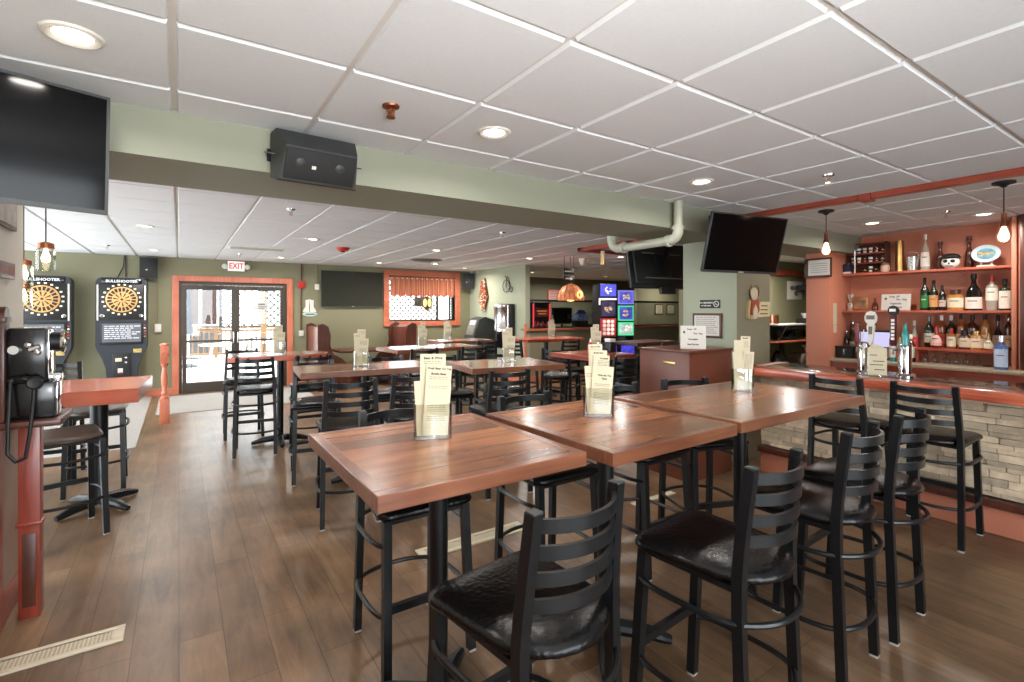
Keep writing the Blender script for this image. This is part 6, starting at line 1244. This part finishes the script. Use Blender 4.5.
# gaming cabinets
def gaming(label, x, y, rz, kind):
    t = thing('gaming_cabinet', label, 'gaming machine', (x, y, 0), rz, 'lit gaming cabinets'); w_ = 0.17
    a = MB(); a.b2((-w_, 0, 0), (w_, 0.5, 2.14 if kind else 2.0), 0.01); a.b2((-w_, -0.12, 0), (w_, 0, 0.92), 0.01); a.build('cabinet', 'black', t)
    def scr(z0, z1, frame, inner, name, var=0.7):
        f = MB(); f.b2((-w_ + 0.005, -0.03, z0), (w_ - 0.005, -0.001, z1), 0.006); o = f.build('screen_frame', frame, t)
        f = MB(); f.b2((-w_ + 0.03, -0.033, z0 + 0.025), (w_ - 0.03, -0.03, z1 - 0.025)); q = f.build('lit_screen', inner, o, 0)
        f = MB(); rnd = random.Random(int(z0 * 100) + kind)
        if name == 'reels':
            for r_ in range(4):
                for c_ in range(3): f.lathe([(0, 0.002), (0.036, 0.0015), (0.038, 0)], 10, Matrix.Translation((-0.085 + c_ * 0.085, -0.0332, z0 + 0.065 + r_ * 0.08)) @ FRONT)
        else:
            for k in range(16):
                an = rnd.uniform(0, 2 * PI); q_ = rnd.random() ** 0.5; xx = q_ * 0.07 * math.cos(an); zz = (z0 + z1) / 2 + q_ * 0.075 * math.sin(an); f.ell((xx, -0.0335, zz), (rnd.uniform(0.012, 0.03), 0.0015, rnd.uniform(0.008, 0.02)), 10, 4)
        f.build('screen_artwork', mat('artwork', (214, 200, 190) if name in ('reels', 'topper', 'lower') else (176, 150, 104), 0.5, emit=0.4, island=0.6), o, 0)
    BL = emitter('blue_bezel', (96, 96, 230), 0.9); PU = emitter('purple_bezel', (140, 130, 226), 0.8); GR = emitter('green_bezel', (70, 210, 140), 0.9); DB = mat('deep_blue_screen', (60, 66, 150), 0.3, var=0.5, emit=0.6, scale=9); RD = mat('red_screen', (150, 50, 56), 0.3, var=0.5, emit=0.5, scale=14); DK = mat('dark_screen_art', (52, 44, 74), 0.3, var=0.6, emit=0.3, scale=10); PL = mat('pale_screen', (150, 176, 170), 0.3, var=0.5, emit=0.5, scale=10)
    if kind:
        scr(1.88, 2.12, BL, DB, 'topper'); a = MB(); a.b2((-w_ - 0.03, -0.05, 1.80), (w_, -0.001, 1.84), 0.004); a.b2((-w_ - 0.03, -0.05, 1.70), (-w_ - 0.005, -0.001, 1.80), 0.004); a.build('white_arch', 'white', t)
        scr(1.45, 1.79, 'black', DK, 'upper'); scr(1.06, 1.43, 'redplastic', RD, 'reels')
    else: scr(1.72, 2.0, PU, DB, 'upper'); scr(1.38, 1.69, GR, DB, 'middle'); scr(1.08, 1.35, GR, PL, 'lower')
    a = MB(); a.box((0, -0.16, 0.95), (2 * w_, 0.16, 0.05), 0.008, Matrix.Rotation(0, 4, 'X')); a.build('button_deck', 'charcoal', t); a = MB(); a.b2((-w_ + 0.03, -0.125, 0.62), (w_ - 0.03, -0.12, 0.88)); a.build('lower_panel', mat('blue_lit_panel', (70, 70, 200), 0.3, var=0.7, emit=0.6, scale=8), t, 0)
gaming('tall gaming cabinet with red reels and a white arch', 7.28, 7.42, -25, 1); gaming('gaming cabinet with purple and green framed screens', 7.62, 7.262, -25, 0)
# condiments on the small red table
t = thing('napkin_dispenser', 'black napkin dispenser with white napkins beside the menu holder', 'napkin dispenser', (4.5, 4.55, 1.072)); mb = MB(); mb.b2((-0.05, -0.06, 0), (0.05, 0.06, 0.13), 0.008); mb.build('case', 'black', t); mb = MB(); mb.b2((-0.045, -0.05, 0.13), (0.045, 0.05, 0.17), 0.004); mb.build('napkins', 'white', t)
t = thing('sauce_bottle', 'pink-red sauce bottle on the small red table', 'sauce bottle', (4.08, 4.45, 1.072)); mb = MB(); mb.lathe([(0, 0), (0.032, 0), (0.032, 0.11), (0.014, 0.14), (0.014, 0.15), (0, 0.15)], 14); mb.build('bottle_body', mat('ketchup_red', (190, 66, 60), 0.4), t); mb = MB(); mb.lathe([(0.015, 0.145), (0.008, 0.19), (0, 0.192)], 12); mb.build('nozzle', 'white', t)
# ------------------------------------------------------------------ service area behind the column
t = thing('service_shelf_unit', 'shelf unit with coffee gear behind the column', 'shelf unit', (10.2, 5.2, 0))
for z in (0.5, 0.98, 1.3): mb = MB(); mb.b2((-0.95, -0.2, z), (0.95, 0.28, z + 0.035), 0.003); mb.build('shelf', 'orange_trim_x' if z < 1.2 else 'offwhite', t)
for x in (-0.93, 0.0, 0.93): mb = MB(); mb.b2((x - 0.02, 0.2, 0), (x + 0.02, 0.28, 1.3)); mb.build('upright', 'dark_wood', t, 0)
mb = MB(); mb.bar((-0.9, -0.15, 1.0), (-0.55, -0.15, 1.28), 0.02, 0.02); mb.build('diagonal_brace', 'steel', t, 0)
t = thing('coffee_brewer', 'black coffee brewer on the shelf behind the column', 'coffee machine', (10.05, 5.2, 1.016)); mb = MB(); mb.b2((-0.28, -0.15, 0), (0.28, 0.18, 0.06), 0.006); mb.b2((-0.28, 0.04, 0.06), (0.28, 0.18, 0.2), 0.006); mb.b2((-0.28, -0.15, 0.2), (0.28, 0.18, 0.27), 0.006); mb.build('brewer_body', 'black', t); mb = MB(); mb.lathe([(0, 0.061), (0.07, 0.061), (0.08, 0.12), (0.05, 0.17), (0, 0.17)], 16, Matrix.Translation((-0.1, -0.06, 0))); mb.build('carafe', 'black_gloss', t); mb = MB(); mb.b2((-0.25, -0.154, 0.215), (0.25, -0.15, 0.255)); mb.build('steel_trim', 'chrome', t, 0)
t = thing('copper_mug', 'polished copper canister behind the column', 'canister', (9.45, 5.2, 1.336)); mb = MB(); mb.lathe([(0, 0), (0.09, 0), (0.09, 0.17), (0.085, 0.17), (0.08, 0.01), (0, 0.01)], 18); mb.build('canister_wall', mat('bright_copper', (226, 150, 120), 0.2, 1.0), t)
t = thing('mixer', 'black and white mixer on the upper service shelf', 'mixer', (10.6, 5.15, 1.336)); mb = MB(); mb.b2((-0.18, -0.12, 0), (0.18, 0.12, 0.1), 0.01); mb.build('mixer_base', 'black', t); mb = MB(); mb.lathe([(0, 0.1), (0.07, 0.1), (0.11, 0.2), (0.1, 0.2), (0.06, 0.11), (0, 0.11)], 16); mb.build('bowl', 'white', t)
t = thing('receipt_printer', 'grey printer spilling white paper under the service shelf', 'printer', (10.35, 5.15, 0.536)); mb = MB(); mb.b2((-0.2, -0.14, 0), (0.2, 0.14, 0.2), 0.02); mb.build('printer_body', 'inkgrey', t); mb = MB(); mb.sweep([(0.05, -0.12, 0.2), (0.02, -0.14, 0.3), (-0.06, -0.1, 0.37)], 0.16, 0.003); mb.build('paper_roll', 'white', t)
t = thing('glass_jug', 'cluster jug of dark glass on the lower service shelf', 'jug', (9.55, 5.15, 0.536)); mb = MB(); mb.lathe([(0, 0), (0.12, 0), (0.14, 0.1), (0.1, 0.22), (0.06, 0.28), (0.07, 0.3), (0, 0.3)], 16); mb.build('jug_body', 'black_gloss', t); mb = MB(); mb.tube([(0.08, 0, 0.26), (0.17, 0, 0.24), (0.17, 0, 0.12), (0.13, 0, 0.08)], 0.012, 8); mb.build('handle', 'black', t)
t = thing('wall_map', 'cream map print on the service wall', 'picture', (10.8, 5.497, 2.01)); mb = MB(); mb.b2((-0.3, -0.006, -0.19), (0.3, 0, 0.19), 0.001); mb.build('sheet', 'paper_w', t); mb = MB(); mb.lathe([(0, 0.0075), (1, 0.0072)], 9, Matrix.Translation((-0.08, 0, 0.05)) @ FRONT @ Matrix.Diagonal((0.12, 0.05, 1, 1))); mb.lathe([(0, 0.0075), (1, 0.0072)], 7, Matrix.Translation((0.06, 0, -0.06)) @ FRONT @ Matrix.Diagonal((0.09, 0.06, 1, 1))); mb.build('printed_shapes', 'inkgrey', t, 0)
t = thing('service_screen', 'small black screen glowing blue beside the orange pier', 'monitor', (10.85, 5.15, 1.92)); mb = MB(); mb.b2((-0.16, 0, 0), (0.2, 0.05, 0.36), 0.006); mb.b2((-0.02, 0.05, 0.1), (0.06, 0.345, 0.2)); mb.build('casing', 'black', t); mb = MB(); mb.b2((-0.14, -0.003, 0.02), (0.18, 0.0, 0.1)); mb.build('screen', emitter('blue_screen', (70, 80, 150), 0.6), t, 0)
